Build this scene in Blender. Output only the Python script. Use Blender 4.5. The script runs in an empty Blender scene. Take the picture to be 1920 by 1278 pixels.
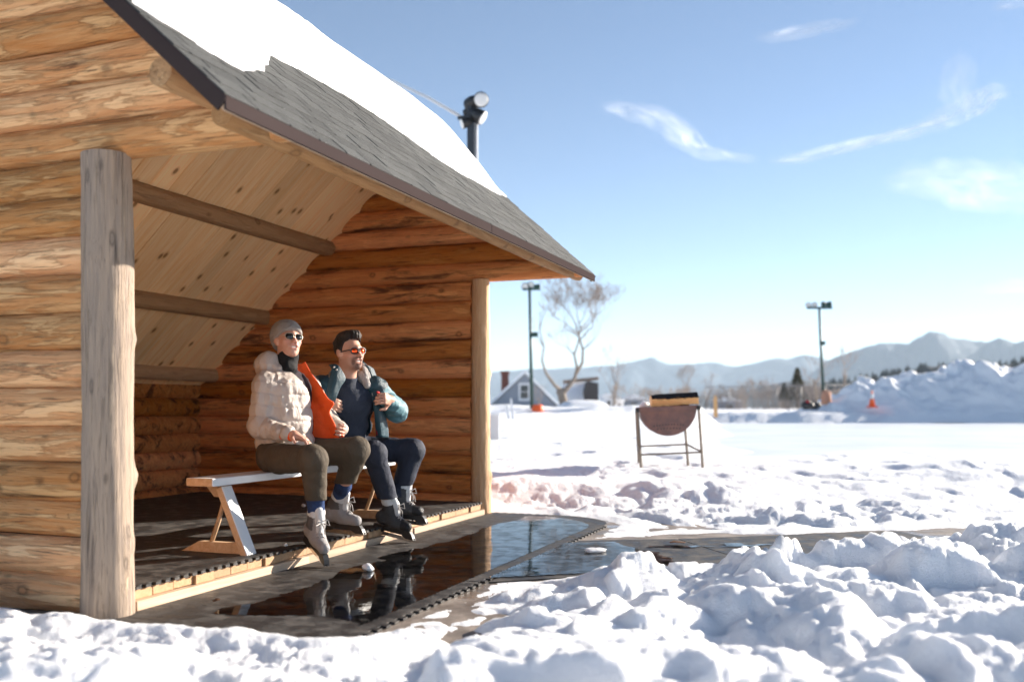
import bpy, math, random
import numpy as np
from mathutils import Vector, Matrix, Euler

R = math.radians
random.seed(7)
RNG = np.random.default_rng(7)
scene = bpy.context.scene
COL = scene.collection

# ------------------------------------------------------------------ camera
EYE = 0.93
cam_d = bpy.data.cameras.new('camera')
cam_d.sensor_width = 36.0
cam_d.lens = 33.0
cam_d.shift_y = 126 / 1920
cam_d.clip_start = 0.05
cam_d.clip_end = 20000
cam_d.dof.use_dof = True
cam_d.dof.focus_distance = 5.8
cam_d.dof.aperture_fstop = 1.35
cam = bpy.data.objects.new('camera', cam_d)
cam.location = (0, 0, EYE)
cam.rotation_euler = (R(90), 0, 0)
COL.objects.link(cam)
scene.camera = cam

# ------------------------------------------------------------------ sun, sky, exposure
SUN_EL = R(18.5)
SUN_AZ = math.atan2(0.85, 0.526)          # clockwise from +Y
SUN_DIR = Vector((math.sin(SUN_AZ) * math.cos(SUN_EL), math.cos(SUN_AZ) * math.cos(SUN_EL), math.sin(SUN_EL)))
sun_d = bpy.data.lights.new('sun', 'SUN')
sun_d.energy = 4.6
sun_d.angle = R(0.53)
sun_d.color = (1.0, 0.90, 0.78)
sun = bpy.data.objects.new('sun', sun_d)
sun.rotation_euler = SUN_DIR.to_track_quat('Z', 'Y').to_euler()
sun.location = (20, 12, 12)
COL.objects.link(sun)

SKY_STRENGTH = 0.05
EXPOSURE = 1.76
world = bpy.data.worlds.new('World')
scene.world = world
world.use_nodes = True

def build_world():
    nt = world.node_tree
    nt.nodes.clear()
    L = nt.links.new
    def nd(t, **kw):
        n = nt.nodes.new(t)
        for k, v in kw.items():
            setattr(n, k, v)
        return n
    sky = nd('ShaderNodeTexSky', sky_type='NISHITA')
    sky.sun_disc = False
    sky.sun_elevation = SUN_EL
    sky.sun_rotation = SUN_AZ
    sky.altitude = 800
    sky.air_density = 0.75
    sky.dust_density = 0.0
    sky.ozone_density = 1.0
    bg = nd('ShaderNodeBackground')
    bg.inputs['Strength'].default_value = SKY_STRENGTH
    L(sky.outputs[0], bg.inputs['Color'])
    out = nd('ShaderNodeOutputWorld')
    L(bg.outputs[0], out.inputs['Surface'])
build_world()

vs = scene.view_settings
vs.view_transform = 'Standard'
vs.look = 'None'
vs.gamma = 1.0
vs.use_curve_mapping = False
vs.exposure = EXPOSURE
cy = scene.cycles
cy.use_denoising = True
cy.max_bounces = 8
cy.diffuse_bounces = 5
cy.glossy_bounces = 4
cy.transparent_max_bounces = 16
cy.volume_bounces = 1
cy.caustics_refractive = False
cy.sample_clamp_indirect = 6.0

# ------------------------------------------------------------------ numeric helpers
def _hash(ix, iy, iz, seed):
    n = (ix.astype(np.int64) * 374761393 + iy.astype(np.int64) * 668265263 + iz.astype(np.int64) * 2147483647 + seed * 974634541) & 0xffffffff
    n = ((n ^ (n >> 13)) * 1274126177) & 0xffffffff
    n = ((n ^ (n >> 16)) * 2246822519) & 0xffffffff
    return ((n ^ (n >> 15)) & 0xffffff) / float(0xffffff)

def vnoise(x, y, z=0.0, seed=0):
    """value noise, -1..1"""
    x, y, z = np.broadcast_arrays(np.asarray(x, float), np.asarray(y, float), np.asarray(z, float))
    ix, iy, iz = np.floor(x), np.floor(y), np.floor(z)
    fx, fy, fz = x - ix, y - iy, z - iz
    fx = fx * fx * fx * (fx * (fx * 6 - 15) + 10); fy = fy * fy * fy * (fy * (fy * 6 - 15) + 10); fz = fz * fz * fz * (fz * (fz * 6 - 15) + 10)
    r = 0
    flat = not np.any(z)
    for dz in ((0,) if flat else (0, 1)):
        wz = 1 if flat else (fz if dz else 1 - fz)
        for dy in (0, 1):
            wy = fy if dy else 1 - fy
            for dx in (0, 1):
                wx = fx if dx else 1 - fx
                r = r + wx * wy * wz * _hash(ix + dx, iy + dy, iz + dz, seed)
    return r * 2 - 1

def fbm(x, y, z=0.0, seed=0, octv=4, gain=.5, lac=2.03):
    a, s, t = 1.0, 0.0, 0.0
    for o in range(octv):
        s = s + a * vnoise(x * lac ** o + 17.3 * o, y * lac ** o - 9.1 * o, z * lac ** o if np.any(z) else 0.0, seed + o)
        t += a
        a *= gain
    return s / t

def worley(x, y, seed=0):
    """F1, F2 and the random number of the nearest cell"""
    ix, iy = np.floor(x), np.floor(y)
    f1 = np.full(np.shape(x), 9.0); f2 = f1.copy(); idn = np.zeros(np.shape(x))
    zz = np.zeros_like(ix)
    for dy in (-1, 0, 1):
        for dx in (-1, 0, 1):
            cx, cyy = ix + dx, iy + dy
            px = cx + _hash(cx, cyy, zz, seed)
            py = cyy + _hash(cx, cyy, zz, seed + 51)
            d = np.hypot(px - x, py - y)
            near = d < f1
            f2 = np.where(near, f1, np.minimum(f2, d))
            idn = np.where(near, _hash(cx, cyy, zz, seed + 99), idn)
            f1 = np.where(near, d, f1)
    return f1, f2, idn

def sstep(a, b, x):
    t = np.clip((x - a) / (b - a), 0, 1)
    return t * t * (3 - 2 * t)

def raw_mesh(name, verts, faces, mats=None, smooth=True, mat_idx=None):
    """verts Nx3; faces: Mx4 int array or list of tuples"""
    me = bpy.data.meshes.new(name)
    verts = np.asarray(verts, dtype=np.float32)
    if isinstance(faces, np.ndarray) and len(faces):
        k = faces.shape[1]
        me.vertices.add(len(verts)); me.vertices.foreach_set('co', verts.ravel())
        me.loops.add(faces.size); me.loops.foreach_set('vertex_index', faces.astype(np.int32).ravel())
        me.polygons.add(len(faces))
        me.polygons.foreach_set('loop_start', np.arange(0, faces.size, k, dtype=np.int32))
        me.polygons.foreach_set('loop_total', np.full(len(faces), k, dtype=np.int32))
    else:
        me.from_pydata([tuple(map(float, v)) for v in verts], [], [tuple(int(i) for i in f) for f in faces])
    for m in (mats if isinstance(mats, (list, tuple)) else [mats]):
        if m is not None:
            me.materials.append(m)
    me.update(calc_edges=True)
    if mat_idx is not None:
        me.polygons.foreach_set('material_index', np.asarray(mat_idx, dtype=np.int32))
    if smooth:
        me.polygons.foreach_set('use_smooth', np.ones(len(me.polygons), dtype=bool))
    me.validate()
    return me

def grid_faces(nr, nc, wrap=False):
    i = np.arange(nr - 1)[:, None]
    j = np.arange(nc if wrap else nc - 1)[None, :]
    a = i * nc + j; b = i * nc + (j + 1) % nc
    return np.stack([a, b, b + nc, a + nc], -1).reshape(-1, 4)

class MB:
    """collects simple shapes into one mesh"""
    def __init__(s):
        s.v, s.f, s.m = [], [], []
    def add(s, v, f, mi=0):
        o = len(s.v)
        s.v += [tuple(map(float, p)) for p in v]
        s.f += [tuple(int(i) + o for i in q) for q in f]
        s.m += [mi] * len(f)
        return s
    def box(s, lo, hi, mi=0, M=None, bev=0.0):
        x0, y0, z0 = lo; x1, y1, z1 = hi
        if bev <= 0:
            v = [(x0, y0, z0), (x1, y0, z0), (x1, y1, z0), (x0, y1, z0), (x0, y0, z1), (x1, y0, z1), (x1, y1, z1), (x0, y1, z1)]
            f = [(3, 2, 1, 0), (4, 5, 6, 7), (0, 1, 5, 4), (1, 2, 6, 5), (2, 3, 7, 6), (3, 0, 4, 7)]
        else:
            b = bev
            v = []; idx = {}
            for sx in (0, 1):
                for sy in (0, 1):
                    for sz in (0, 1):
                        X, Y, Z = (x1 if sx else x0), (y1 if sy else y0), (z1 if sz else z0)
                        dx, dy, dz = (-b if sx else b), (-b if sy else b), (-b if sz else b)
                        for k, p in enumerate(((X, Y + dy, Z + dz), (X + dx, Y, Z + dz), (X + dx, Y + dy, Z))):
                            idx[(sx, sy, sz, k)] = len(v); v.append(p)
            g = lambda *a: idx[a]
            f = []
            for sx in (0, 1):
                q = [g(sx, 0, 0, 0), g(sx, 1, 0, 0), g(sx, 1, 1, 0), g(sx, 0, 1, 0)]
                f.append(tuple(q if sx else q[::-1]))
                q = [g(0, sx, 0, 1), g(0, sx, 1, 1), g(1, sx, 1, 1), g(1, sx, 0, 1)]
                f.append(tuple(q if sx else q[::-1]))
                q = [g(0, 0, sx, 2), g(1, 0, sx, 2), g(1, 1, sx, 2), g(0, 1, sx, 2)]
                f.append(tuple(q if sx else q[::-1]))
            for sa in (0, 1):
                for sb in (0, 1):
                    f.append((g(sa, sb, 0, 0), g(sa, sb, 0, 1), g(sa, sb, 1, 1), g(sa, sb, 1, 0)))
                    f.append((g(sa, 0, sb, 0), g(sa, 0, sb, 2), g(sa, 1, sb, 2), g(sa, 1, sb, 0)))
                    f.append((g(0, sa, sb, 1), g(0, sa, sb, 2), g(1, sa, sb, 2), g(1, sa, sb, 1)))
            for sx in (0, 1):
                for sy in (0, 1):
                    for sz in (0, 1):
                        f.append((g(sx, sy, sz, 0), g(sx, sy, sz, 1), g(sx, sy, sz, 2)))
            # make every face point away from the middle
            c = Vector(((x0 + x1) / 2, (y0 + y1) / 2, (z0 + z1) / 2))
            g2 = []
            for q in f:
                P = [Vector(v[i]) for i in q]
                n = (P[1] - P[0]).cross(P[2] - P[0])
                m = sum(P, Vector()) / len(P) - c
                g2.append(q if n.dot(m) >= 0 else q[::-1])
            f = g2
        if M is not None:
            v = [tuple(M @ Vector(p)) for p in v]
        return s.add(v, f, mi)
    def tube(s, pts, rad, n=8, mi=0, cap=True):
        P = [Vector(p) for p in pts]
        if isinstance(rad, (int, float)):
            rad = [rad] * len(P)
        v, f = [], []
        t0 = (P[1] - P[0]).normalized()
        ref = Vector((0, 0, 1)) if abs(t0.z) < .9 else Vector((1, 0, 0))
        a = t0.cross(ref).normalized()
        for i, p in enumerate(P):
            t = (P[min(i + 1, len(P) - 1)] - P[max(i - 1, 0)]).normalized()
            a = (a - t * a.dot(t)).normalized()
            b = t.cross(a)
            for k in range(n):
                w = 2 * math.pi * k / n
                v.append(tuple(p + (a * math.cos(w) + b * math.sin(w)) * rad[i]))
        for i in range(len(P) - 1):
            for k in range(n):
                k2 = (k + 1) % n
                f.append((i * n + k, i * n + k2, (i + 1) * n + k2, (i + 1) * n + k))
        if cap:
            f.append(tuple(range(n - 1, -1, -1)))
            f.append(tuple((len(P) - 1) * n + k for k in range(n)))
        return s.add(v, f, mi)
    def prism(s, poly, z0, z1, mi=0, M=None):
        n = len(poly)
        v = [(x, y, z0) for x, y in poly] + [(x, y, z1) for x, y in poly]
        ar = sum(poly[i][0] * poly[(i + 1) % n][1] - poly[(i + 1) % n][0] * poly[i][1] for i in range(n))
        o = range(n) if ar > 0 else range(n - 1, -1, -1)
        o = list(o)
        f = [tuple(o[::-1]), tuple(i + n for i in o)]
        for k in range(n):
            a, b = o[k], o[(k + 1) % n]
            f.append((a, b, b + n, a + n))
        if M is not None:
            v = [tuple(M @ Vector(p)) for p in v]
        return s.add(v, f, mi)
    def mesh(s, name, mats, smooth=False):
        return raw_mesh(name, s.v, s.f, mats, smooth, s.m)

# ------------------------------------------------------------------ frames and object helpers
# shelter frame: local x = out of the open front (v), local y = along the front, away from the camera (u)
ANG = -R(20.7)
P1 = Vector((-1.81, 4.2, 0))
CAB = Matrix.Translation(P1) @ Matrix.Rotation(ANG, 4, 'Z')
CAMC = CAB.inverted() @ Vector((0, 0, EYE))
def to_cab(X, Y):
    c, s = math.cos(-ANG), math.sin(-ANG)
    x, y = X - P1.x, Y - P1.y
    return x * c - y * s, x * s + y * c
def at(px, py, Y):
    """world point seen at photo pixel (px, py) at depth Y"""
    return Vector(((px - 960) / 1760 * Y, Y, EYE + (765 - py) / 1760 * Y))

def tag(o, label=None, cat=None, group=None, kind=None):
    if label: o['label'] = label
    if cat: o['category'] = cat
    if group: o['group'] = group
    if kind: o['kind'] = kind
    return o

class Thing:
    def __init__(s, name, label, cat, base=(0, 0, 0), cab=False, rotz=0.0, group=None):
        s.base = Vector(base)
        s.o = bpy.data.objects.new(name, None)
        s.o.empty_display_size = .2
        COL.objects.link(s.o)
        s.o.matrix_world = (CAB @ Matrix.Translation(s.base)) if cab else (Matrix.Translation(s.base) @ Matrix.Rotation(rotz, 4, 'Z'))
        s.local = bool(rotz)
        tag(s.o, label, cat, group)
    def part(s, name, mesh, parent=None, label=None, loc=None, rot=None, kind=None, mw=None):
        """mesh in the thing's own frame before the base was taken off; with loc it is in its own local frame"""
        o = bpy.data.objects.new(name, mesh)
        COL.objects.link(o)
        o.parent = parent or s.o
        pb = Vector((0, 0, 0))
        if parent is not None:
            pb = parent.location.copy()
        if mw is not None:
            o.matrix_local = Matrix.Translation(-s.base - pb) @ mw
            o_at = s.base * 0
        elif loc is None:
            o.location = -s.base - pb
        else:
            o.location = Vector(loc) - s.base - pb
        if rot is not None:
            o.rotation_euler = rot
        if label: o['label'] = label
        if kind: o['kind'] = kind
        return o

def single(name, mesh, label=None, cat=None, group=None, kind=None, cab=False, loc=(0, 0, 0), rot=None):
    o = bpy.data.objects.new(name, mesh)
    COL.objects.link(o)
    M = Matrix.Translation(loc)
    if rot is not None:
        M = M @ Euler(rot).to_matrix().to_4x4()
    o.matrix_world = (CAB @ M) if cab else M
    return tag(o, label, cat, group, kind)
def structure(name, mesh, **k):
    return single(name, mesh, kind='structure', **k)
# ------------------------------------------------------------------ materials
class Mat:
    def __init__(s, name, rough=.7, spec=.4, **k):
        s.m = bpy.data.materials.new(name)
        s.m.use_nodes = True
        s.nt = s.m.node_tree
        s.nt.nodes.clear()
        s.out = s.n('ShaderNodeOutputMaterial')
        s.b = s.n('ShaderNodeBsdfPrincipled')
        s.b.inputs['Roughness'].default_value = rough
        s.b.inputs['Specular IOR Level'].default_value = spec
        for kk, v in k.items():
            s.b.inputs[kk.replace('_', ' ')].default_value = v
        s.link(s.b.outputs[0], s.out.inputs['Surface'])
    def n(s, t, **kw):
        n = s.nt.nodes.new(t)
        for k, v in kw.items():
            setattr(n, k, v)
        return n
    def link(s, a, b): s.nt.links.new(a, b)
    def setin(s, sock, x):
        if isinstance(x, (int, float)): sock.default_value = x
        elif isinstance(x, (tuple, list)):
            sock.default_value = tuple(x) + ((1.0,) if len(x) == 3 and len(sock.default_value) == 4 else ())
        else: s.link(x, sock)
    def coord(s, scale=(1, 1, 1), rnd=True, kind='Object'):
        tc = s.n('ShaderNodeTexCoord')
        v = tc.outputs[kind]
        if rnd:
            oi = s.n('ShaderNodeObjectInfo')
            ml = s.n('ShaderNodeMath', operation='MULTIPLY'); s.link(oi.outputs['Random'], ml.inputs[0]); ml.inputs[1].default_value = 57.0
            ad = s.n('ShaderNodeVectorMath', operation='ADD'); s.link(v, ad.inputs[0]); s.link(ml.outputs[0], ad.inputs[1]); v = ad.outputs[0]
        mu = s.n('ShaderNodeVectorMath', operation='MULTIPLY'); s.link(v, mu.inputs[0]); mu.inputs[1].default_value = scale
        return mu.outputs[0]
    def noise(s, vec, scale, detail=4, rough=.5, dist=0.0, out='Fac'):
        n = s.n('ShaderNodeTexNoise')
        s.link(vec, n.inputs['Vector'])
        n.inputs['Scale'].default_value = scale; n.inputs['Detail'].default_value = detail
        n.inputs['Roughness'].default_value = rough; n.inputs['Distortion'].default_value = dist
        return n.outputs[out]
    def voro(s, vec, scale, feature='F1', out='Distance', rand=1.0, dim='3D'):
        n = s.n('ShaderNodeTexVoronoi', feature=feature, voronoi_dimensions=dim)
        s.link(vec, n.inputs['Vector']); n.inputs['Scale'].default_value = scale; n.inputs['Randomness'].default_value = rand
        return n.outputs[out]
    def math(s, op, a, b=None, c=None, clamp=False):
        n = s.n('ShaderNodeMath', operation=op, use_clamp=clamp)
        for i, x in enumerate((a, b, c)):
            if x is not None: s.setin(n.inputs[i], x)
        return n.outputs[0]
    def step(s, x, a, b, lo=0.0, hi=1.0):
        n = s.n('ShaderNodeMapRange', interpolation_type='SMOOTHSTEP')
        s.setin(n.inputs['Value'], x)
        n.inputs['From Min'].default_value = a; n.inputs['From Max'].default_value = b
        n.inputs['To Min'].default_value = lo; n.inputs['To Max'].default_value = hi
        return n.outputs[0]
    def ramp(s, x, stops):
        n = s.n('ShaderNodeValToRGB')
        s.link(x, n.inputs[0])
        e = n.color_ramp.elements
        while len(e) < len(stops): e.new(.5)
        for el, (p, c) in zip(e, stops):
            el.position = p; el.color = tuple(c) + (1,)
        return n.outputs[0]
    def mix(s, f, a, b, mode='MIX'):
        n = s.n('ShaderNodeMix', data_type='RGBA', blend_type=mode)
        s.setin(n.inputs[0], f); s.setin(n.inputs[6], a); s.setin(n.inputs[7], b)
        return n.outputs[2]
    def color(s, c): s.setin(s.b.inputs['Base Color'], c); return s
    def rough(s, c): s.setin(s.b.inputs['Roughness'], c); return s
    def bump(s, h, dist=.01, strength=1.0, prev=None):
        n = s.n('ShaderNodeBump')
        s.link(h, n.inputs['Height'])
        n.inputs['Distance'].default_value = dist; n.inputs['Strength'].default_value = strength
        if prev is not None: s.link(prev, n.inputs['Normal'])
        s.link(n.outputs[0], s.b.inputs['Normal'])
        return n.outputs[0]

def plain(name, col, rough=.7, spec=.4, var=.12, scale=12, **k):
    m = Mat(name, rough, spec, **k)
    v = m.coord()
    n = m.noise(v, scale, 5, .6)
    m.color(m.mix(m.math('MULTIPLY', n, 1.0), tuple(c * (1 - var) for c in col), tuple(min(1, c * (1 + var)) for c in col)))
    return m.m

def wood_log(name, dark, mid, pale, axis=0, patch=.55, stain=.5, streak=1.0, rough=.72, gloss=.25, cross=1.0, st0=.54):
    """peeled log: long grain, patches of bast, knots; axis = grain direction in the object's frame"""
    m = Mat(name, rough, gloss)
    def sc(a, b):
        v = [b * cross, b * cross, b * cross]; v[axis] = a
        return tuple(v)
    g = m.noise(m.coord(sc(1.0, 11)), 3.0, 8, .62, .6)            # long grain
    g2 = m.noise(m.coord(sc(1.5, 34)), 3.0, 5, .6, .3)              # fine grain
    p = m.noise(m.coord(sc(.75, 7.0)), 2.3, 9, .68, .7)             # peeled patches
    s_ = m.noise(m.coord(sc(.55, 4.2)), 2.0, 9, .72, .6)              # dark stains
    base = m.mix(m.step(g, .28, .72), mid, tuple((a * .45 + b * .55) for a, b in zip(mid, pale)))
    base = m.mix(m.math('MULTIPLY', m.step(p, patch - .02, patch + .07), .85), base, pale)
    base = m.mix(m.math('MULTIPLY', m.step(s_, st0, st0 + .15), stain), base, dark)
    base = m.mix(m.math('MULTIPLY', m.step(g2, .57, .72), .5 * streak), base, dark)
    # knots: round eyes with a dark rim
    kv = m.coord(sc(2.4, 3.3))
    kd = m.math('ADD', m.voro(kv, 1.6), m.math('MULTIPLY_ADD', m.noise(m.coord((9, 9, 9)), 2.0, 3, .6), .12, -.06))
    eye = m.step(kd, .10, .05)
    rim = m.math('SUBTRACT', m.step(kd, .19, .08), eye, clamp=True)
    base = m.mix(m.math('MULTIPLY', rim, .6), base, tuple(c * .8 for c in dark))
    base = m.mix(m.math('MULTIPLY', eye, .7), base, tuple(c * .8 for c in mid))
    oi = m.n('ShaderNodeObjectInfo')
    val = m.n('ShaderNodeHueSaturation')
    m.setin(val.inputs['Value'], m.math('MULTIPLY_ADD', oi.outputs['Random'], .6, .66))
    m.setin(val.inputs['Saturation'], m.math('MULTIPLY_ADD', oi.outputs['Random'], -.18, 1.08))
    m.link(base, val.inputs['Color'])
    m.color(val.outputs[0])
    h = m.math('ADD', m.math('MULTIPLY', g, .6), m.math('ADD', m.math('MULTIPLY', g2, .35), m.math('MULTIPLY', m.step(p, patch - .02, patch + .05), .2)))
    m.bump(h, .02, 1.0)
    return m.m

def wood_board(name, dark, mid, pale, axis=0, knots=1.0, rough=.6, spec=.35):
    m = Mat(name, rough, spec)
    def sc(a, b):
        v = [b, b, b]; v[axis] = a
        return tuple(v)
    g = m.noise(m.coord(sc(.55, 9)), 3.0, 6, .55, 1.2)
    g2 = m.noise(m.coord(sc(1.2, 50)), 3.0, 3, .5)
    base = m.mix(m.step(g, .3, .7), mid, pale)
    base = m.mix(m.math('MULTIPLY', m.step(g2, .55, .8), .35), base, dark)
    kv = m.coord(sc(2.6, 4.4))
    kd = m.voro(kv, .8, dim='2D')
    eye = m.step(kd, .060, .042)
    rim = m.step(kd, .12, .05)
    base = m.mix(m.math('MULTIPLY', rim, .5 * knots), base, dark)
    base = m.mix(m.math('MULTIPLY', eye, .75 * knots), base, tuple(c * .45 for c in dark))
    oi = m.n('ShaderNodeObjectInfo')
    val = m.n('ShaderNodeHueSaturation')
    m.setin(val.inputs['Value'], m.math('MULTIPLY_ADD', oi.outputs['Random'], .3, .84))
    m.link(base, val.inputs['Color'])
    m.color(val.outputs[0])
    m.bump(g2, .003, .5)
    return m.m

def snow_mat(name, col=(.88, .89, .91), fine=1.0, dirt=0.0):
    m = Mat(name, .55, .25)
    v = m.coord((1, 1, 1), rnd=False)
    n1 = m.noise(v, 35, 6, .65)
    n2 = m.noise(v, 160, 4, .6)
    n3 = m.noise(v, 1.6, 5, .6)
    c = m.mix(m.step(n3, .35, .7), tuple(x * .97 for x in col), col)
    if dirt:
        d = m.noise(v, 5.0, 8, .72)
        c = m.mix(m.math('MULTIPLY', m.step(d, .58, .75), dirt), c, (.42, .36, .31))
    m.color(c)
    m.b.inputs['Subsurface Weight'].default_value = .55
    m.b.inputs['Subsurface Radius'].default_value = (1.0, 1.0, 1.05)
    m.b.inputs['Subsurface Scale'].default_value = .06
    n4 = m.noise(v, 11, 5, .6)
    h = m.math('ADD', m.math('ADD', m.math('MULTIPLY', n1, .6), m.math('MULTIPLY', n2, .35)), m.math('MULTIPLY', n4, .6))
    m.bump(h, .03 * fine, .7)
    return m.m

M_snow = snow_mat('snow_surface')
M_roofsnow = snow_mat('roof_snow_surface', fine=.5)
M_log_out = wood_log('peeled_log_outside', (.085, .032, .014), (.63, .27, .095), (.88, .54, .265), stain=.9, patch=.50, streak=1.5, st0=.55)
M_log_in = wood_log('peeled_log_inside', (.055, .016, .006), (.60, .21, .055), (.80, .36, .115), stain=.85, patch=.54, streak=1.6, st0=.50)  # shaded copy of the outside logs, bounce-light orange put into the colour
M_log_purlin = wood_log('purlin_log', (.12, .06, .028), (.40, .225, .105), (.52, .32, .165), axis=1, stain=.5)
M_log_eave = wood_log('eave_log', (.16, .075, .03), (.46, .25, .11), (.62, .39, .2), axis=1)
M_post_grey = wood_log('weathered_post', (.06, .045, .038), (.32, .25, .20), (.52, .385, .27), axis=2, stain=.95, patch=.57, streak=1.8, cross=2.0)
M_post_new = wood_log('peeled_post', (.26, .12, .05), (.64, .38, .20), (.80, .55, .34), axis=2, stain=.25)
M_ceil = wood_board('pine_ceiling_board', (.46, .20, .06), (.90, .56, .26), (.96, .70, .40), axis=0)
M_sawn = wood_board('sawn_lumber', (.25, .15, .09), (.42, .29, .19), (.51, .38, .27), axis=1, knots=.4)
M_plank = wood_board('deck_plank', (.20, .10, .05), (.38, .215, .105), (.46, .28, .15), axis=0, knots=.4)
M_benchwood = wood_board('bench_wood', (.30, .17, .09), (.48, .32, .19), (.58, .42, .28), axis=1, knots=.3)
M_benchwhite = plain('bench_white_paint', (.72, .72, .72), .35, .5, var=.08, scale=9)
M_fascia = plain('brown_metal_trim', (.05, .038, .037), .7, .0, var=.10, scale=3)
M_black = plain('black_plastic', (.012, .012, .013), .45, .5)
M_steel = plain('blade_steel', (.55, .56, .58), .25, .5, Metallic=1.0)

def shingle_mat():
    m = Mat('asphalt_shingle', .85, .3)
    v = m.coord((1, 1, 1))
    g = m.noise(v, 240, 2, .5)
    w = m.noise(v, 9, 5, .6)
    c = m.mix(m.step(g, .3, .7), (.024, .025, .0245), (.082, .084, .082))
    c = m.mix(m.step(w, .35, .75), c, (.05, .052, .051))
    fr = m.noise(v, 120, 3, .6)
    c = m.mix(m.step(fr, .70, .76), c, (.7, .72, .75))
    oi = m.n('ShaderNodeObjectInfo')
    hv = m.n('ShaderNodeHueSaturation')
    m.setin(hv.inputs['Value'], m.math('MULTIPLY_ADD', oi.outputs['Random'], .5, .75))
    m.link(c, hv.inputs['Color']); m.color(hv.outputs[0])
    m.bump(g, .004, .8)
    return m.m
M_shingle = shingle_mat()

def rubber_mat(name, wet=0.0):
    m = Mat(name, .6, .4)
    v = m.coord((1, 1, 1), rnd=False, kind='Object')
    d = m.noise(v, 7, 8, .7)
    s = m.noise(v, 60, 4, .7)
    l = m.noise(m.coord((1, 9, 1), rnd=False), 2.5, 6, .65)
    c = m.mix(m.step(d, .42, .66), (.016, .015, .015), (.075, .066, .058))
    c = m.mix(m.math('MULTIPLY', m.step(l, .52, .72), .5), c, (.13, .115, .10))
    c = m.mix(m.math('MULTIPLY', m.step(s, .62, .72), .5), c, (.2, .18, .165))
    m.color(c)
    m.rough(m.step(d, .35, .6, .42, .75))
    m.bump(s, .004, .5)
    return m.m
M_rubber = rubber_mat('rubber_mat')
M_rubberdeck = rubber_mat('rubber_deck_mat')

def water_mat(name, murk):
    m = Mat(name)
    nt = m.nt
    g = m.n('ShaderNodeBsdfGlossy'); m.setin(g.inputs['Roughness'], m.step(m.noise(m.coord((1, 1, 1), rnd=False), 5.0, 6, .65), .50, .68, .012, .16))
    t = m.n('ShaderNodeBsdfTransparent'); t.inputs['Color'].default_value = murk
    fr = m.n('ShaderNodeFresnel'); fr.inputs['IOR'].default_value = 1.5
    mx = m.n('ShaderNodeMixShader')
    v = m.coord((1, 1, 1), rnd=False)
    rip = m.noise(v, 9, 3, .5)
    b = m.n('ShaderNodeBump'); b.inputs['Distance'].default_value = .003; b.inputs['Strength'].default_value = .2
    m.link(rip, b.inputs['Height']); m.link(b.outputs[0], g.inputs['Normal']); m.link(b.outputs[0], fr.inputs['Normal'])
    film = m.step(m.noise(m.coord((1, 1, 1), rnd=False), 8.0, 7, .7), .40, .62, 1.0, .55)
    m.link(m.math('MULTIPLY', fr.outputs[0], film), mx.inputs[0]); m.link(t.outputs[0], mx.inputs[1]); m.link(g.outputs[0], mx.inputs[2])
    m.link(mx.outputs[0], m.out.inputs['Surface'])
    return m.m
M_water = water_mat('meltwater', (.55, .55, .55, 1))

def ice_mat():
    m = Mat('rink_ice', .3, .5)
    v = m.coord((1, 1, 1), rnd=False)
    n = m.noise(v, .5, 7, .65); s = m.noise(m.coord((.6, 9, 1), rnd=False), 1.2, 5, .6)
    m.color(m.mix(m.step(n, .35, .7), (.56, .60, .64), (.70, .73, .77)))
    m.rough(m.step(s, .3, .7, .28, .55))
    return m.m
M_ice = ice_mat()

def path_mat():
    m = Mat('wet_path', .6, .5)
    v = m.coord((1, 1, 1), rnd=False)
    n = m.noise(v, 4, 8, .7); w = m.noise(v, 1.4, 6, .6)
    c = m.mix(m.step(n, .35, .7), (.13, .105, .085), (.30, .25, .21))
    c = m.mix(m.step(w, .55, .7), c, (.07, .06, .055))
    m.color(c); m.rough(m.step(w, .45, .6, .65, .12))
    m.bump(n, .01, .5)
    return m.m
M_path = path_mat()
# ------------------------------------------------------------------ snow-covered ground
PATH_A = np.array([-0.10, 5.08]); PATH_E = np.array([.966, .26]); PATH_N = np.array([-.26, .966])
def path_sw(X, Y):
    x, y = X - PATH_A[0], Y - PATH_A[1]
    return x * PATH_E[0] + y * PATH_E[1], x * PATH_N[0] + y * PATH_N[1]
def box_sd(x, y, x0, x1, y0, y1):
    dx = np.maximum(x0 - x, x - x1); dy = np.maximum(y0 - y, y - y1)
    return np.hypot(np.maximum(dx, 0), np.maximum(dy, 0)) + np.minimum(np.maximum(dx, dy), 0)
def cleared_sd(X, Y):
    v, u = to_cab(X, Y)
    a = box_sd(v, u, -3.3, 1.30, -.16, 4.36)
    a = np.where((v > 0) & (u > 3.2), np.maximum(a, np.hypot(v - .55, u - 3.55) - .88), a)   # rounded far corner
    s, w = path_sw(X, Y)
    b = box_sd(s, w, -.2, 16, 0.0, 1.25 + .12 * np.sin(s * 1.3))
    return np.minimum(a, b + .16 * fbm(X * 1.9, Y * 1.9, seed=13, octv=4)) + .05 * fbm(X * 4, Y * 4, seed=14, octv=3)
def lumps(X, Y, size, seed, warp=.35):
    x, y = X / size, Y / size
    wx = warp * fbm(x * 1.1, y * 1.1, seed=seed + 3, octv=3); wy = warp * fbm(x * 1.1 + 40, y * 1.1, seed=seed + 4, octv=3)
    f1, f2, idn = worley(x + wx * 2, y + wy * 2, seed)
    p = np.clip((f2 - f1) / .62, 0, 1)
    return idn * sstep(0, 1, p * (1.6 - .6 * p)) * (1 - .35 * f1)
def rink_sd(X, Y):
    wob = .5 * fbm(X * .35, Y * .35, seed=77, octv=4)
    return -np.minimum.reduce([Y - 13.2 - .15 * (X - 4) + wob * 2, X - (.20 * Y + .25) + wob * 2, 43.8 - Y + wob, np.full_like(X, 4.0)])
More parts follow.
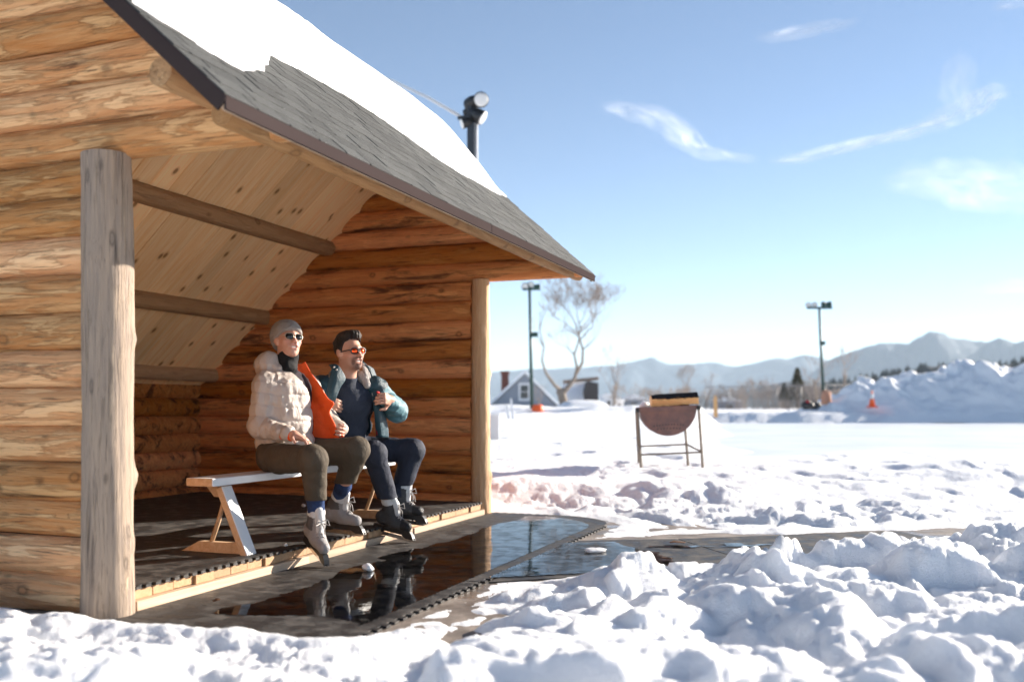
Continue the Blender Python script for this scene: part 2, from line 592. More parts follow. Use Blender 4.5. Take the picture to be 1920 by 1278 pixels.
def ground_height(X, Y):
    r = np.hypot(X, Y)
    dP = cleared_sd(X, Y)
    s, w = path_sw(X, Y)
    v, u = to_cab(X, Y)
    near = sstep(.9, -.2, w) * sstep(-.8, .3, v + 1.5)          # camera side of the path
    near = np.where(Y < 3.0, 1.0, near)
    near = np.where((u < 0.0), 1.0, near)
    nb = np.interp(X, [-6, -3, -1.5, -.7, -.1, .35, .63, .85, 1.05, 1.25, 1.5, 1.9, 2.4, 3.2, 5, 9], [.22, .12, .075, .10, .09, .08, .07, .07, .11, .18, .12, .15, .19, .23, .28, .36])
    nb = nb + .15 * sstep(3.0, 1.6, r) + .05 * fbm(X * .8, Y * .8, seed=11, octv=3)
    fb = np.interp(Y, [6, 8, 10, 13, 20, 40, 60, 200], [.04, .12, .20, .33, .40, .72, .84, .84])
    fb = fb + .15 * np.exp(-((X - 5.15) / .75) ** 2 - ((Y - 10.4) / .8) ** 2) + .10 * np.exp(-((X + .1) / .9) ** 2 - ((Y - 9.4) / .5) ** 2)
    fb = fb + .035 * fbm(X * .55, Y * .9, seed=21, octv=4) * sstep(60, 20, Y)
    wd = .42 + .25 * sstep(.8, -.2, X)
    wd = wd + (.20 - wd) * sstep(.25, -.15, u)
    near_rise = sstep(.05 - .06 * sstep(.25, -.15, u), wd, dP)
    far_rise = .25 * sstep(.0, .25, dP) + .75 * sstep(.15, 1.6, dP)
    h = near * nb * near_rise + (1 - near) * fb * far_rise
    # lumps: ploughed clods near the path, softer away from it
    amp_near = np.interp(X, [-3, -1, 0, .6, 1.4, 3, 6], [1.1, 1.0, .8, .85, .95, 1.05, 1.05]) * sstep(.02, .45, dP)
    amp_far = sstep(.0, .7, dP) * np.interp(Y, [5, 8, 9.5, 11.5, 20, 40, 80], [.8, .75, .42, .15, .09, .2, .0])
    amp = near * amp_near + (1 - near) * amp_far
    L1 = lumps(X, Y, .85, 31) * .17
    L2 = lumps(X, Y, .42, 32) * .105
    L3 = lumps(X, Y, .17, 33) * .034
    L4 = lumps(X, Y, .075, 34) * .014
    soft = sstep(-.4, .5, fbm(X * .7, Y * .7, seed=41, octv=2))
    soft2 = sstep(-.35, .35, fbm(X * .9 + 7, Y * .9, seed=43, octv=2))
    big = np.where(near > .5, 1.0, .75)
    fg = near * sstep(4.2, 3.2, r)
    h = h + amp * (L1 * big * (1 + .35 * fg) + L2 * (1 - .30 * fg) * (.35 + .95 * soft2) + L3 * (.5 + soft * .8) * (1 - .35 * fg) + L4 * (.3 + soft) * (1 - .2 * fg))
    h = h - amp * .085
    h = h + .010 * fbm(X * 9, Y * 9, seed=51, octv=5, gain=.6) * sstep(-.05, .05, dP) * sstep(30, 10, r)
    # trodden field: shallow troughs and footprints
    f1, f2, idn = worley(X * 1.35, Y * .95, 61)
    fp = sstep(.30, .12, f1) * (idn > .45) * sstep(8.2, 9.5, Y) * sstep(30, 20, Y) * (1 - sstep(-.6, .2, -rink_sd(X, Y)))
    h = h - fp * .035
    # ridge of snow left of the rink end and a buried car behind it
    h = h + .33 * np.exp(-((Y - 41) / 1.6) ** 2) * sstep(13.5, 10, X) * (1 + .5 * fbm(X * .5, Y * .5, seed=71, octv=3))
    h = h + 0.62 * np.exp(-np.abs((X - 4.4) / 1.6) ** 4 - np.abs((Y - 58) / 2) ** 4)
    # ice rink, cleared ground
    rk = rink_sd(X, Y)
    h = np.where(rk < .6, h + (np.minimum(h, .20) - h) * sstep(.6, -.3, rk), h)
    h = np.where(dP < .12, h * sstep(-.06, .12, dP) - .05 * sstep(.06, -.10, dP), h)
    # stay clear of the camera
    h = np.where(r < 1.2, h * sstep(.2, 1.2, r) + .25 * (1 - sstep(.2, 1.2, r)), h)
    return h

def build_ground():
    a_f = np.radians(np.linspace(-37, 37, 720))
    a_c = np.radians(np.linspace(37, 323, 100)[1:-1])
    ang = np.concatenate([a_f, a_c])
    rad = [0.3]
    while rad[-1] < 60:
        rad.append(rad[-1] * (1.0068 if 1.0 < rad[-1] < 24 else (1.03 if rad[-1] < 1 else 1.011)))
    while rad[-1] < 9000:
        rad.append(rad[-1] * 1.09)
    rad = np.array(rad)
    RR, AA = np.meshgrid(rad, ang, indexing='ij')
    X, Y = RR * np.sin(AA), RR * np.cos(AA)
    Z = ground_height(X, Y)
    Vv = np.stack([X, Y, Z], -1).reshape(-1, 3)
    F = grid_faces(len(rad), len(ang), wrap=True)[:, ::-1]
    c = len(Vv)
    # small disc under the camera closes the sheet
    me = raw_mesh('ground', Vv, F, M_snow)
    structure('ground', me)
    n = len(ang)
    cap = [(0.3 * math.sin(t), 0.3 * math.cos(t), .25) for t in ang[::6]]
    structure('ground_patch', raw_mesh('ground_patch', cap, [tuple(range(len(cap)))[::-1]], M_snow))
build_ground()

# rink
def build_rink():
    xs = np.linspace(2.5, 70, 12); ys = np.linspace(12, 45, 8)
    X, Y = np.meshgrid(xs, ys, indexing='ij')
    V_ = np.stack([X, Y, np.full_like(X, .245)], -1).reshape(-1, 3)
    structure('ice_rink', raw_mesh('ice_rink', V_, grid_faces(12, 8)[:, ::-1], M_ice))
build_rink()

# wet pavement under the mats
def build_path():
    pts = [(-2.3, 3.3), (-.4, 3.2), (1.5, 4.9), (17, 8.6), (17, 11.0), (1.5, 7.4), (1.2, 9.2), (-2, 10)]
    me = MB().add([(x, y, 0.0) for x, y in pts], [tuple(range(len(pts)))]).mesh('path', M_path)
    structure('path', me)
build_path()

# ploughed snow heap beyond the rink
def build_heap():
    px = [1500, 1560, 1620, 1670, 1700, 1760, 1800, 1840, 1870, 1890, 1920, 2000, 2100, 2300, 2500]
    py = [775, 768, 735, 712, 724, 714, 703, 686, 692, 702, 688, 690, 680, 700, 770]
    Y0 = 47.0
    xs = np.linspace(13.5, 41, 300); ys = np.linspace(43.2, 58, 130)
    X, Y = np.meshgrid(xs, ys, indexing='ij')
    prof = np.interp(X, [(p - 960) / 1760 * Y0 for p in px], [EYE + (765 - q) / 1760 * Y0 for q in py])
    prof = np.maximum(prof - .25, 0)
    yy = Y - .9 * fbm(X * .3, Y * .15, seed=81, octv=3)
    rise = .22 * sstep(43.2, 44.6, yy) + .78 * sstep(43.8, 47.6, yy)
    fall = sstep(57.5, 51, Y)
    H = .2 + prof * rise * fall
    H = H + (lumps(X, Y, 3.0, 82) * .55 + lumps(X, Y, 1.3, 83) * .34 + lumps(X, Y, .55, 84) * .15) * rise * fall * sstep(13.5, 16, X) - .15 * rise
    structure('snow_heap', raw_mesh('snow_heap', np.stack([X, Y, H], -1).reshape(-1, 3), grid_faces(300, 130)[:, ::-1], M_snow))
build_heap()
# ------------------------------------------------------------------ log shelter
def zf(v): return 2.05 + .9 * (.853 - v)              # underside of the front slope
def zb(v): return 3.02 - .888 * (-v - .88)             # underside of the back slope
V_RIDGE = -.55
def v_front(z): return .853 - (z - 2.105) / .9
def v_back(z): return -(.88 + (3.02 - z) / .888)

def log_mesh(name, x0f, x1f, r, seed, mat, ns=22, nr=34, flat=.86, flatbot=None, taper=0.0, axis=0):
    """log along axis; x0f/x1f give the two ends as functions of height (or numbers)"""
    rg = np.random.default_rng(seed)
    w = np.linspace(0, 2 * np.pi, ns, endpoint=False)
    s = np.linspace(0, 1, nr)
    S, Wv = np.meshgrid(s, w, indexing='ij')
    L = (x1f(0) if callable(x1f) else x1f) - (x0f(0) if callable(x0f) else x0f)
    off = rg.uniform(0, 100)
    rr = r * (1 + taper * (S - .5) + .06 * vnoise(S * abs(L) * 1.8 + off, np.cos(Wv) * 1.2 + off, np.sin(Wv) * 1.2 + off, seed)
              + .03 * vnoise(S * abs(L) * 7 + off, np.cos(Wv) * 3 + off, np.sin(Wv) * 3 + off, seed + 5))
    y = rr * np.cos(Wv)
    z = rr * np.sin(Wv)
    z = np.clip(z, -r * flat, r * flat)
    if flatbot is not None:
        z = np.maximum(z, flatbot)
    a = np.vectorize(x0f)(z) if callable(x0f) else np.full_like(z, x0f)
    b = np.vectorize(x1f)(z) if callable(x1f) else np.full_like(z, x1f)
    x = a + (b - a) * S
    z = z + .003 * np.sin(S * abs(L) * 1.7 + off)
    V_ = np.stack([x, y, z], -1).reshape(-1, 3)
    F = [tuple(q) for q in grid_faces(nr, ns, wrap=True)]
    F = [q[::-1] for q in F] if True else F
    n = len(V_)
    V_ = np.concatenate([V_, V_[:ns], V_[-ns:]])
    F.append(tuple(range(n, n + ns)))
    F.append(tuple(range(n + 2 * ns - 1, n + ns - 1, -1)))
    if axis == 1:
        V_ = V_[:, [1, 0, 2]]; F = [q[::-1] for q in F]
    elif axis == 2:
        V_ = V_[:, [1, 2, 0]]
    me = raw_mesh(name, V_, F, mat, True)
    return me

SH = Thing('log_shelter', 'open-fronted log shelter with snowy shingle roof beside the rink', 'shelter', (0, 0, 0), cab=True)
PITCH = 2.05 / 12
def end_wall(name, uc, mat, seed0, r=.0945):
    w = bpy.data.objects.new(name, None); COL.objects.link(w); w.parent = SH.o
    k = 0
    zc = PITCH / 2
    while zc < 3.45:
        plate = abs(zc - (2.05 + PITCH / 2)) < .01
        low = zc < 2.05
        def fr(dz, zc=zc): return v_front(zc + dz) if not low else -.075
        def bk(dz, zc=zc): return max(-3.12, v_back(zc + dz - .03))
        if fr(0) - bk(0) > .15:
            me = log_mesh('log', bk, fr, r, seed0 + k, mat, nr=26, flat=.93, taper=(.05 if k % 2 else -.05), flatbot=(-PITCH / 2 + .001 if plate else None))
            o = SH.part('log', me, parent=w, loc=(0, uc + .006 * ((k * 37) % 5 - 2), zc))
        k += 1
        zc += PITCH
    return w
def log_backing(w, uc):  # added dark sheet inside the wall: stops light leaks, darkens log joints
    poly = [(-3.1, .0), (-.08, .0), (-.08, 2.06), (.72, 2.10), (V_RIDGE, 3.22), (-3.1, 1.0)]
    mb = MB().prism(poly, uc - .012, uc + .012, M=Matrix(((1, 0, 0, 0), (0, 0, 1, 0), (0, 1, 0, 0), (0, 0, 0, 1))))
    SH.part('log_backing', mb.mesh('log_backing', M_log_backing), parent=w)
M_log_backing = plain('dark_log_backing', (.05, .028, .015), .9, .1)
near_wall = end_wall('end_wall', .035, M_log_out, 100)
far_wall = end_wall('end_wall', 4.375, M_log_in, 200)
log_backing(near_wall, .035); log_backing(far_wall, 4.375)
bw = bpy.data.objects.new('back_wall', None); COL.objects.link(bw); bw.parent = SH.o
for k in range(7):
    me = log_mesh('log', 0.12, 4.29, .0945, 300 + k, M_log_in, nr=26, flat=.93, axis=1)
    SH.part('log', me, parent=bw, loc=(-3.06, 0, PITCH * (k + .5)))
# corner posts
def post(name, v, u, r, z1, mat, seed, lean=0.0):
    me = log_mesh('post', -.05, z1, r, seed, mat, ns=28, nr=60, flat=1.0, axis=2, taper=-.04)
    vv = np.array([tuple(p.co) for p in me.vertices])
    # knots and a slight swell, checks along the grain
    a = np.arctan2(vv[:, 1], vv[:, 0])
    sw = 1 + .035 * vnoise(vv[:, 2] * 1.7 + seed, np.cos(a) * .8, np.sin(a) * .8, seed) + .05 * sstep(.5, 0, vv[:, 2])
    for kz, ka, kr in ((.62, .9, .02), (1.24, .45, .018), (1.62, -1.2, .014), (.33, .3, .015)):
        da = np.abs((a - ka + np.pi) % (2 * np.pi) - np.pi)
        sw += kr / r * np.exp(-((vv[:, 2] - kz) / .045) ** 2 - (da / .28) ** 2)
    vv[:, :2] *= sw[:, None]
    me.vertices.foreach_set('co', vv.astype(np.float32).ravel()); me.update()
    return SH.part('post', me, loc=(v, u, 0), label=name)
post('weathered grey corner post with a bark-stripped lower half', 0, 0, .109, 2.06, M_post_grey, 401)
post('fresh peeled pale corner post at the far end', 0, 4.345, .083, 2.06, M_post_new, 402)
# beams along the shelter
for vv_, r_, sd in ((-1.52, .075, 411), (-2.22, .075, 412), (-2.83, .07, 413)):
    me = log_mesh('purlin', .1, 4.3, r_, sd, M_log_purlin, nr=50, flat=.9, axis=1)
    SH.part('purlin', me, loc=(vv_, 0, zb(vv_) - .035))
me = log_mesh('eave_log', -.26, 4.57, .050, 421, M_log_eave, nr=70, flat=1.0, axis=1)
SH.part('eave_log', me, loc=(.82, 0, 2.085))
me = log_mesh('purlin', -.35, 4.55, .056, 422, M_log_eave, nr=60, flat=1.0, axis=1)
SH.part('purlin', me, loc=(.60, 0, 2.245))
me = log_mesh('ridge_log', -.35, 4.55, .07, 423, M_log_eave, nr=40, flat=1.0, axis=1)
SH.part('ridge_log', me, loc=(V_RIDGE, 0, 3.22))

# ceiling boards on the back slope
ceil_o = bpy.data.objects.new('ceiling', None); COL.objects.link(ceil_o); ceil_o.parent = SH.o
sl = math.atan(.888)
Lb = (3.2 + V_RIDGE) / math.cos(sl)
bmesh_v = MB().box((0, .0015, -.02), (Lb, .1885, 0), bev=.0035).mesh('board', M_ceil)
u_ = .02; k = 0
while u_ < 4.33:
    X = Vector((-math.cos(sl), 0, -math.sin(sl))); Yv = Vector((0, 1, 0)); Z = X.cross(Yv)
    M = Matrix.Identity(4)
    for i, c in enumerate((X, Yv, Z)):
        for j in range(3): M[j][i] = c[j]
    M.translation = Vector((V_RIDGE, u_, zb(V_RIDGE) + .002 * ((k * 7) % 3)))
    SH.part('board', bmesh_v, parent=ceil_o, mw=M)
    u_ += .19; k += 1

# roof: two slabs
U0, U1 = -.42, 4.60
TV = .12
roof = SH.part('roof', MB().mesh('roof', M_sawn), None)
def slab():
    mb = MB()
    e = .955
    zr = zf(V_RIDGE)
    a = [(e, zf(e) + .07), (V_RIDGE, zr + .07), (V_RIDGE, zr + TV), (e, zf(e) + TV)]
    n = len(a)
    v = [(x, U0, z) for x, z in a] + [(x, U1, z) for x, z in a]
    f = [(0, 1, 2, 3), (7, 6, 5, 4)] + [(i, i + n, (i + 1) % n + n, (i + 1) % n) for i in range(n)]
    mb.add(v, [q[::-1] for q in f])
    vb = -3.35
    off = .026
    b = [(V_RIDGE - .001, zb(V_RIDGE) + off), (vb, zb(vb) + off), (vb, zb(vb) + TV + off), (V_RIDGE - .001, zr + TV)]
    v = [(x, U0, z) for x, z in b] + [(x, U1, z) for x, z in b]
    mb.add(v, [q[::-1] for q in f])
    return mb.mesh('roof', M_sawn)
roof.data = slab()
# metal trim
def trim():
    pa = math.atan(.9)
    mb = MB()
    zt = zf(.957) + TV
    mb.box((.957, U0 - .004, zt - .044), (.967, 2.2, zt + .010), bev=.002)
    mb.box((.957, 2.204, zt - .044), (.967, U1 + .004, zt + .010), bev=.002)
    SH.part('eave_trim', mb.mesh('eave_trim', M_fascia), parent=roof)
    for ue, s in ((U0, -1), (U1, 1)):
        mb = MB()
        M = Matrix.Translation((.967, ue, zf(.967) + TV)) @ Matrix.Rotation(pa, 4, 'Y')
        # local -x runs up the slope
        lo = (-(.967 - V_RIDGE) / math.cos(pa), -.012 if s < 0 else .001, -.050)
        hi = (0, -.001 if s < 0 else .012, .012)
        mb.box(lo, hi, M=M, bev=.002)
        SH.part('rake_trim', mb.mesh('rake_trim', M_fascia), parent=roof)
trim()
# shingles where the snow has slid off
SNOW_U = [-.6, -.25, -.05, .1, .25, .42, .55, .8, 1.1, 1.6, 2.1, 2.55, 3.0, 3.3, 3.7, 4.2, 4.55, 4.8]
SNOW_V = [.45, .56, .60, .62, .57, .49, .43, .28, .09, .01, -.02, .03, .20, .24, .21, .20, .17, .1]
def snow_edge(u): return np.interp(u, SNOW_U, SNOW_V) + .035 * fbm(u * 2.4, u * 0 + 3.3, seed=91, octv=4) + .008 * vnoise(u * 17, u * 0, 0, 92)
def shingles():
    pa = math.atan(.9)
    meshes = []
    rg = random.Random(4)
    for t in range(5):
        mb = MB()
        c = rg.uniform(0, .003)
        mb.box((-.15, .002, 0), (.0 + rg.uniform(-.003, .003), .216, .007 + c), bev=.0025)
        meshes.append(mb.mesh('shingle', M_shingle))
    ex = .105
    i = 0
    while True:
        dist = .03 + i * ex - .035
        v = .957 - dist * math.cos(pa)
        if v < V_RIDGE - .02: break
        u = U0 - .02 - (i % 2) * .11 - (i % 3) * .025
        while u < U1:
            um = u + .11
            if u + .216 > U0 + .03 and u < U1 - .03 and v > float(snow_edge(np.array(um))) - .20:
                z = zf(v) + TV + .013
                a0, a1 = max(u, U0 - .008), min(u + .216, U1 + .008)
                M = Matrix.Translation((v, a0, z)) @ Matrix.Rotation(pa, 4, 'Y') @ Matrix.Rotation(R(-1.8 + rg.uniform(-.4, .7)), 4, 'Y') @ Matrix.Rotation(R(rg.uniform(-.5, .5)), 4, 'Z') @ Matrix.Diagonal((1, (a1 - a0) / .216, 1, 1))
                SH.part('shingle', meshes[rg.randrange(5)], parent=roof, mw=M)
            u += .22
        i += 1
shingles()
# snow on the roof
def roof_snow():
    us = np.linspace(U0 + .03, U1 - .02, 260)
    ws = np.concatenate([np.linspace(0, .06, 14), np.linspace(.06, 1, 60)[1:]])
    Us, Ws = np.meshgrid(us, ws, indexing='ij')
    v0 = snow_edge(us)[:, None]
    Vv = v0 + (-2.4 - v0) * Ws
    top = np.where(Vv > V_RIDGE, zf(Vv), zf(V_RIDGE) - .888 * (V_RIDGE - Vv)) + TV
    # snow rounds the ridge off
    k = .22
    aa = zf(Vv) + TV; bb = zf(V_RIDGE) - .888 * (V_RIDGE - Vv) + TV
    d_edge = (v0 - Vv) / .74
    th = .21 * (1 - np.exp(-d_edge / .22)) + .085 * sstep(0, .045, d_edge)
    th = th * (.85 + .25 * fbm(Us * .8, Vv * 1.5, seed=95, octv=3))
    rim = .10 * sstep(0, .25, Us - U0) + .0
    end = (.15 + .85 * sstep(-.02, .45, Us - U0)) * sstep(-.02, .75, (U1 - .02) - Us)
    smooth_top = top - .035 * np.exp(-((Vv - V_RIDGE) / .3) ** 2)
    Z = smooth_top + th * end + .034 - .034 * (Ws == 0)
    V_ = np.stack([Vv, Us, Z], -1).reshape(-1, 3)
    me = raw_mesh('roof_snow', V_, grid_faces(len(us), len(ws)), M_roofsnow)
    single('roof_snow', me, 'thick white snow lying along the shelter roof ridge', 'snow', kind='stuff', cab=True)
roof_snow()

# floor: planks on a rim board
def floor():
    fl = bpy.data.objects.new('floor', None); COL.objects.link(fl); fl.parent = SH.o
    meshes = []
    rg = random.Random(9)
    for t in range(4):
        meshes.append(MB().box((-3.0, .0015, -.024), (.035 + rg.uniform(-.008, .012), .143, .022), bev=.003).mesh('plank', M_plank))
    u = .10; i = 0
    while u < 4.25:
        SH.part('plank', meshes[i % 4], parent=fl, loc=(0, u, .076 + rg.uniform(-.0015, .0015)))
        u += .145; i += 1
    for a, b, dv in ((.105, 1.52, .012), (1.525, 2.9, .004), (2.905, 4.262, .014)):
        SH.part('rim_board', MB().box((.02, a, .001), (.058 + dv, b, .050), bev=.003).mesh('rim_board', M_sawn), parent=fl)
floor()
# ------------------------------------------------------------------ rubber mats, puddle
def toothed(p0, p1, pitch=.062, depth=.026, out=1):
    """edge from p0 to p1 with dovetail teeth to the left (out=1) or right (-1)"""
    a, b = Vector(p0), Vector(p1)
    L = (b - a).length; e = (b - a) / L; n = Vector((-e.y, e.x)) * out
    k = max(1, int(L / pitch)); st = L / k
    pts = []
    for i in range(k):
        s = i * st
        for ds, dn in ((0, 0), (.30, 0), (.24, 1), (.76, 1), (.70, 0)):
            pts.append(a + e * (s + ds * st) + n * (dn * depth))
    return [tuple(p) for p in pts]
def mat_obj(name, poly, z0, z1, label, mat, cab=True):
    cx = sum(p[0] for p in poly) / len(poly); cyy = sum(p[1] for p in poly) / len(poly)
    me = MB().prism([(x - cx, y - cyy) for x, y in poly], 0, z1 - z0).mesh(name, mat)
    return single(name, me, label, 'mat', 'black rubber mats', cab=cab, loc=(cx, cyy, z0))
# on the shelter floor
def deck_mat(v0, v1, u0, u1, teeth, label):
    poly = [(v0, u0), (v1, u0)] if not teeth else [(v0, u0)] + toothed((v1, u0), (v1, u1), .062, .024, -1)
    poly += [(v1, u1), (v0, u1)] if not teeth else [(v1, u1), (v0, u1)]
    mat_obj('rubber_mat', poly, .099, .113, label, M_rubberdeck)
deck_mat(-1.30, .028, .105, 1.90, True, 'black rubber mat under the near end of the bench')
deck_mat(-1.30, .028, 1.904, 3.10, True, 'black rubber mat under the feet of the two seated men')
deck_mat(-1.30, .028, 3.104, 4.26, True, 'black rubber mat beside the pale far post')
deck_mat(-2.95, -1.304, .14, 2.20, False, 'dark rubber mat at the back by the near wall')
deck_mat(-2.95, -1.304, 2.204, 4.26, False, 'dark rubber mat in the far back corner')
# on the ground
def gmat(u0, u1, label, far_round=False):
    v0, v1 = .085, 1.255
    poly = [(v0, u0)] + toothed((v1, u0), (v1, u1 - (.55 if far_round else 0)), .075, .028, -1)
    if far_round:
        arc = [(v1 - .55 + .55 * math.cos(t), u1 - .55 + .55 * math.sin(t)) for t in np.linspace(0, math.pi / 2, 10)]
        poly += [(x, y) for x, y in arc]
        poly += toothed((v1 - .56, u1), (v0, u1), .075, .02, -1) + [(v0, u1)]
    else:
        poly += [(v1, u1), (v0, u1)]
    mat_obj('rubber_mat', poly, .002, .012, label, M_rubber)
gmat(-.10, 1.29, 'wet black rubber mat on the ground nearest the grey post')
gmat(1.302, 3.10, 'wet black rubber mat on the ground in front of the seated men')
gmat(3.112, 4.40, 'wet black rubber mat with a rounded corner by the pale post', True)
def path_pt(s, w):
    p = PATH_A + PATH_E * s + PATH_N * w
    return (float(p[0]), float(p[1]))
def cabw(v, u):
    p = CAB @ Vector((v, u, 0)); return (p.x, p.y)
A = cabw(1.30, 1.33); B = cabw(1.30, 3.0)
mat_obj('rubber_mat', [A, path_pt(1.62, .0), path_pt(1.62, 1.17), B], .002, .009, 'wet rubber mat turned off the row towards the snowy path', M_rubber, cab=False)
mat_obj('rubber_mat', [path_pt(1.63, -.02), path_pt(3.4, .02), path_pt(3.4, 1.16), path_pt(1.63, 1.16)], .002, .009, 'wet rubber mat farthest along the path between snowbanks', M_rubber, cab=False)

def puddle():
    h = .016
    x = np.arange(-2.2, 2.6, h); y = np.arange(3.4, 8.8, h)
    X, Y = np.meshgrid(x, y, indexing='ij')
    v, u = to_cab(X, Y)
    s, w = path_sw(X, Y)
    n = fbm(X * 2.2, Y * 2.2, seed=131, octv=5)
    m1 = np.minimum.reduce([v - (.46 + .16 * n - .10 * sstep(3.0, 4.2, u) * 0), 1.262 - v, u - (.25 + .3 * n), 4.25 + .2 * n - u, .74 - np.hypot(np.maximum(v - .45, 0), np.maximum(u - 3.55, 0))])
    m2 = np.minimum.reduce([w - .0, 1.14 + .05 * n - w, 1.18 + .42 * n + .35 * (w > 1.0) * n - s, v - 1.25])
    isl = fbm(X * 1.7 + 9, Y * 3.5, seed=141, octv=4)
    m3 = np.minimum.reduce([w - .05, 1.1 - w, s - 1.2, 3.2 - s, (isl - .23) * .4])
    keep = (np.maximum.reduce([m1, m2, m3]) > 0)
    ck = keep[:-1, :-1] & keep[1:, :-1] & keep[:-1, 1:] & keep[1:, 1:]
    F = grid_faces(len(x), len(y))[:, ::-1][ck.ravel()]
    V_ = np.stack([X, Y, np.full_like(X, .0145)], -1).reshape(-1, 3)
    used = np.unique(F)
    remap = np.full(len(V_), -1); remap[used] = np.arange(len(used))
    structure('puddle', raw_mesh('puddle', V_[used], remap[F], M_water))
puddle()
# ------------------------------------------------------------------ far country
def forest_snow_mat(name, forest, snow, lo, hi):
    m = Mat(name, .9, .1)
    v = m.coord((1, 1, 1), rnd=False)
    sp = m.n('ShaderNodeSeparateXYZ'); m.link(v, sp.inputs[0])
    n = m.noise(v, .012, 8, .65)
    n2 = m.noise(m.coord((1, .5, .35), rnd=False), .02, 6, .6)
    hgt = m.math('MULTIPLY_ADD', n, (hi - lo) * .9, sp.outputs[2])
    f = m.math('MAXIMUM', m.step(hgt, lo + (hi - lo) * .45, hi + (hi - lo) * .45), m.math('MULTIPLY', m.step(n2, .64, .72), .35))
    m.color(m.mix(f, forest, snow))
    return m.m
def mountain(name, D, depth, px, py, seed, mat, rough=.10, nx=360, ny=40, base=-1):
    az = np.linspace(math.atan((px[0] - 960) / 1760), math.atan((px[-1] - 960) / 1760), nx)
    yy = np.linspace(0, 1, ny)
    A, T = np.meshgrid(az, yy, indexing='ij')
    xp = 960 + 1760 * np.tan(A)
    crest = np.maximum(np.interp(xp, px, [(765 - q) / 1760 * D for q in py]), 0)
    wob = fbm(A * 26, T * 5, seed=seed, octv=5)
    prof = np.where(T < .55, sstep(-.05, .55, T + .10 * wob), sstep(1.25, .55, T))
    prof = np.where(np.abs(T - .55) < .02, 1, prof)
    Z = crest * prof * (1 + rough * wob * (1 - np.exp(-((T - .55) / .12) ** 2)))
    Z = Z + crest * .03 * fbm(A * 120, T * 14, seed=seed + 9, octv=3)
    Y = D + (T - .55) * depth
    X = Y * np.tan(A)
    Z = np.where(T < .02, base, Z) + EYE
    structure(name, raw_mesh(name, np.stack([X, Y, Z], -1).reshape(-1, 3), grid_faces(nx, ny)[:, ::-1], mat))
M_mtn = forest_snow_mat('snowy_mountain_forest', (.03, .05, .07), (.75, .78, .82), 190, 330)
M_mtn2 = forest_snow_mat('distant_range_forest', (.03, .05, .07), (.72, .76, .82), 200, 330)
M_hill = forest_snow_mat('dark_hill_forest', (.05, .05, .05), (.30, .30, .31), 30, 60)
mountain('mountain_range', 3800, 900,
         [-1500, -400, 400, 700, 880, 930, 1000, 1060, 1130, 1167, 1200, 1222, 1251, 1290, 1336, 1380, 1420, 1452, 1475, 1509, 1560, 1640, 1800],
         [720, 700, 690, 700, 704, 696, 692, 689, 687, 683, 675, 668, 683, 682, 679, 687, 679, 671, 674, 664, 678, 690, 720], 501, M_mtn2)
mountain('mountain_massif', 2700, 700,
         [1470, 1520, 1551, 1597, 1630, 1666, 1702, 1725, 1745, 1765, 1793, 1823, 1853, 1875, 1902, 1920, 2000, 2200, 2600, 3400],
         [760, 700, 677, 659, 650, 643, 646, 634, 625, 628, 637, 637, 641, 634, 646, 644, 640, 668, 690, 755], 511, M_mtn)
mountain('wooded_ridge', 1300, 300, [1180, 1300, 1380, 1440, 1480, 1520, 1560, 1620, 1760, 1900, 2300], [762, 742, 738, 722, 714, 709, 716, 720, 726, 722, 755], 521, M_hill)
HPX = [1440, 1500, 1560, 1600, 1680, 1740, 1800, 1860, 1920, 2100, 2500]
HPY = [762, 740, 722, 716, 701, 691, 688, 687, 680, 655, 690]
mountain('wooded_hill', 420, 120, HPX, HPY, 531, M_hill, base=-1)
M_treeline = plain('dark_conifer_wood', (.045, .048, .042), .9, .1, var=.4, scale=.2)
def treeline():
    mb = MB(); rg = random.Random(3)
    for i in range(700):
        px = rg.uniform(1480, 2300); D = rg.uniform(375, 428)
        crest = (765 - np.interp(px, HPX, HPY)) / 1760 * 420
        T = (D - 420) / 120 + .55
        z = EYE + crest * float(sstep(-.05, .55, T)) - 1.2
        h = rg.uniform(2.6, 5.0); w = h * rg.uniform(.22, .34)
        x = (px - 960) / 1760 * D
        v = [(x + w * math.cos(a), D + w * math.sin(a), z) for a in (0.2, 1.5, 2.7, 4.0, 5.2)] + [(x + rg.uniform(-.2, .2), D, z + h)]
        mb.add(v, [(k, (k + 1) % 5, 5) for k in range(5)])
    single('treeline', mb.mesh('treeline', M_treeline), 'dark wood covering the hill behind the snow heap', 'wood', kind='stuff')
treeline()

# haze
def haze():
    m = bpy.data.materials.new('pale_air'); m.use_nodes = True
    nt = m.node_tree; nt.nodes.clear()
    o = nt.nodes.new('ShaderNodeOutputMaterial'); p = nt.nodes.new('ShaderNodeVolumePrincipled')
    p.inputs['Color'].default_value = (.68, .84, 1.0, 1)
    p.inputs['Density'].default_value = 1.35e-4
    p.inputs['Anisotropy'].default_value = 0.0
    nt.links.new(p.outputs[0], o.inputs['Volume'])
    mb = MB().box((-4600, -4600, -3), (4600, 4600, 300))
    single('haze', mb.mesh('haze', m), 'pale winter haze over the valley', 'haze', kind='stuff')
haze()

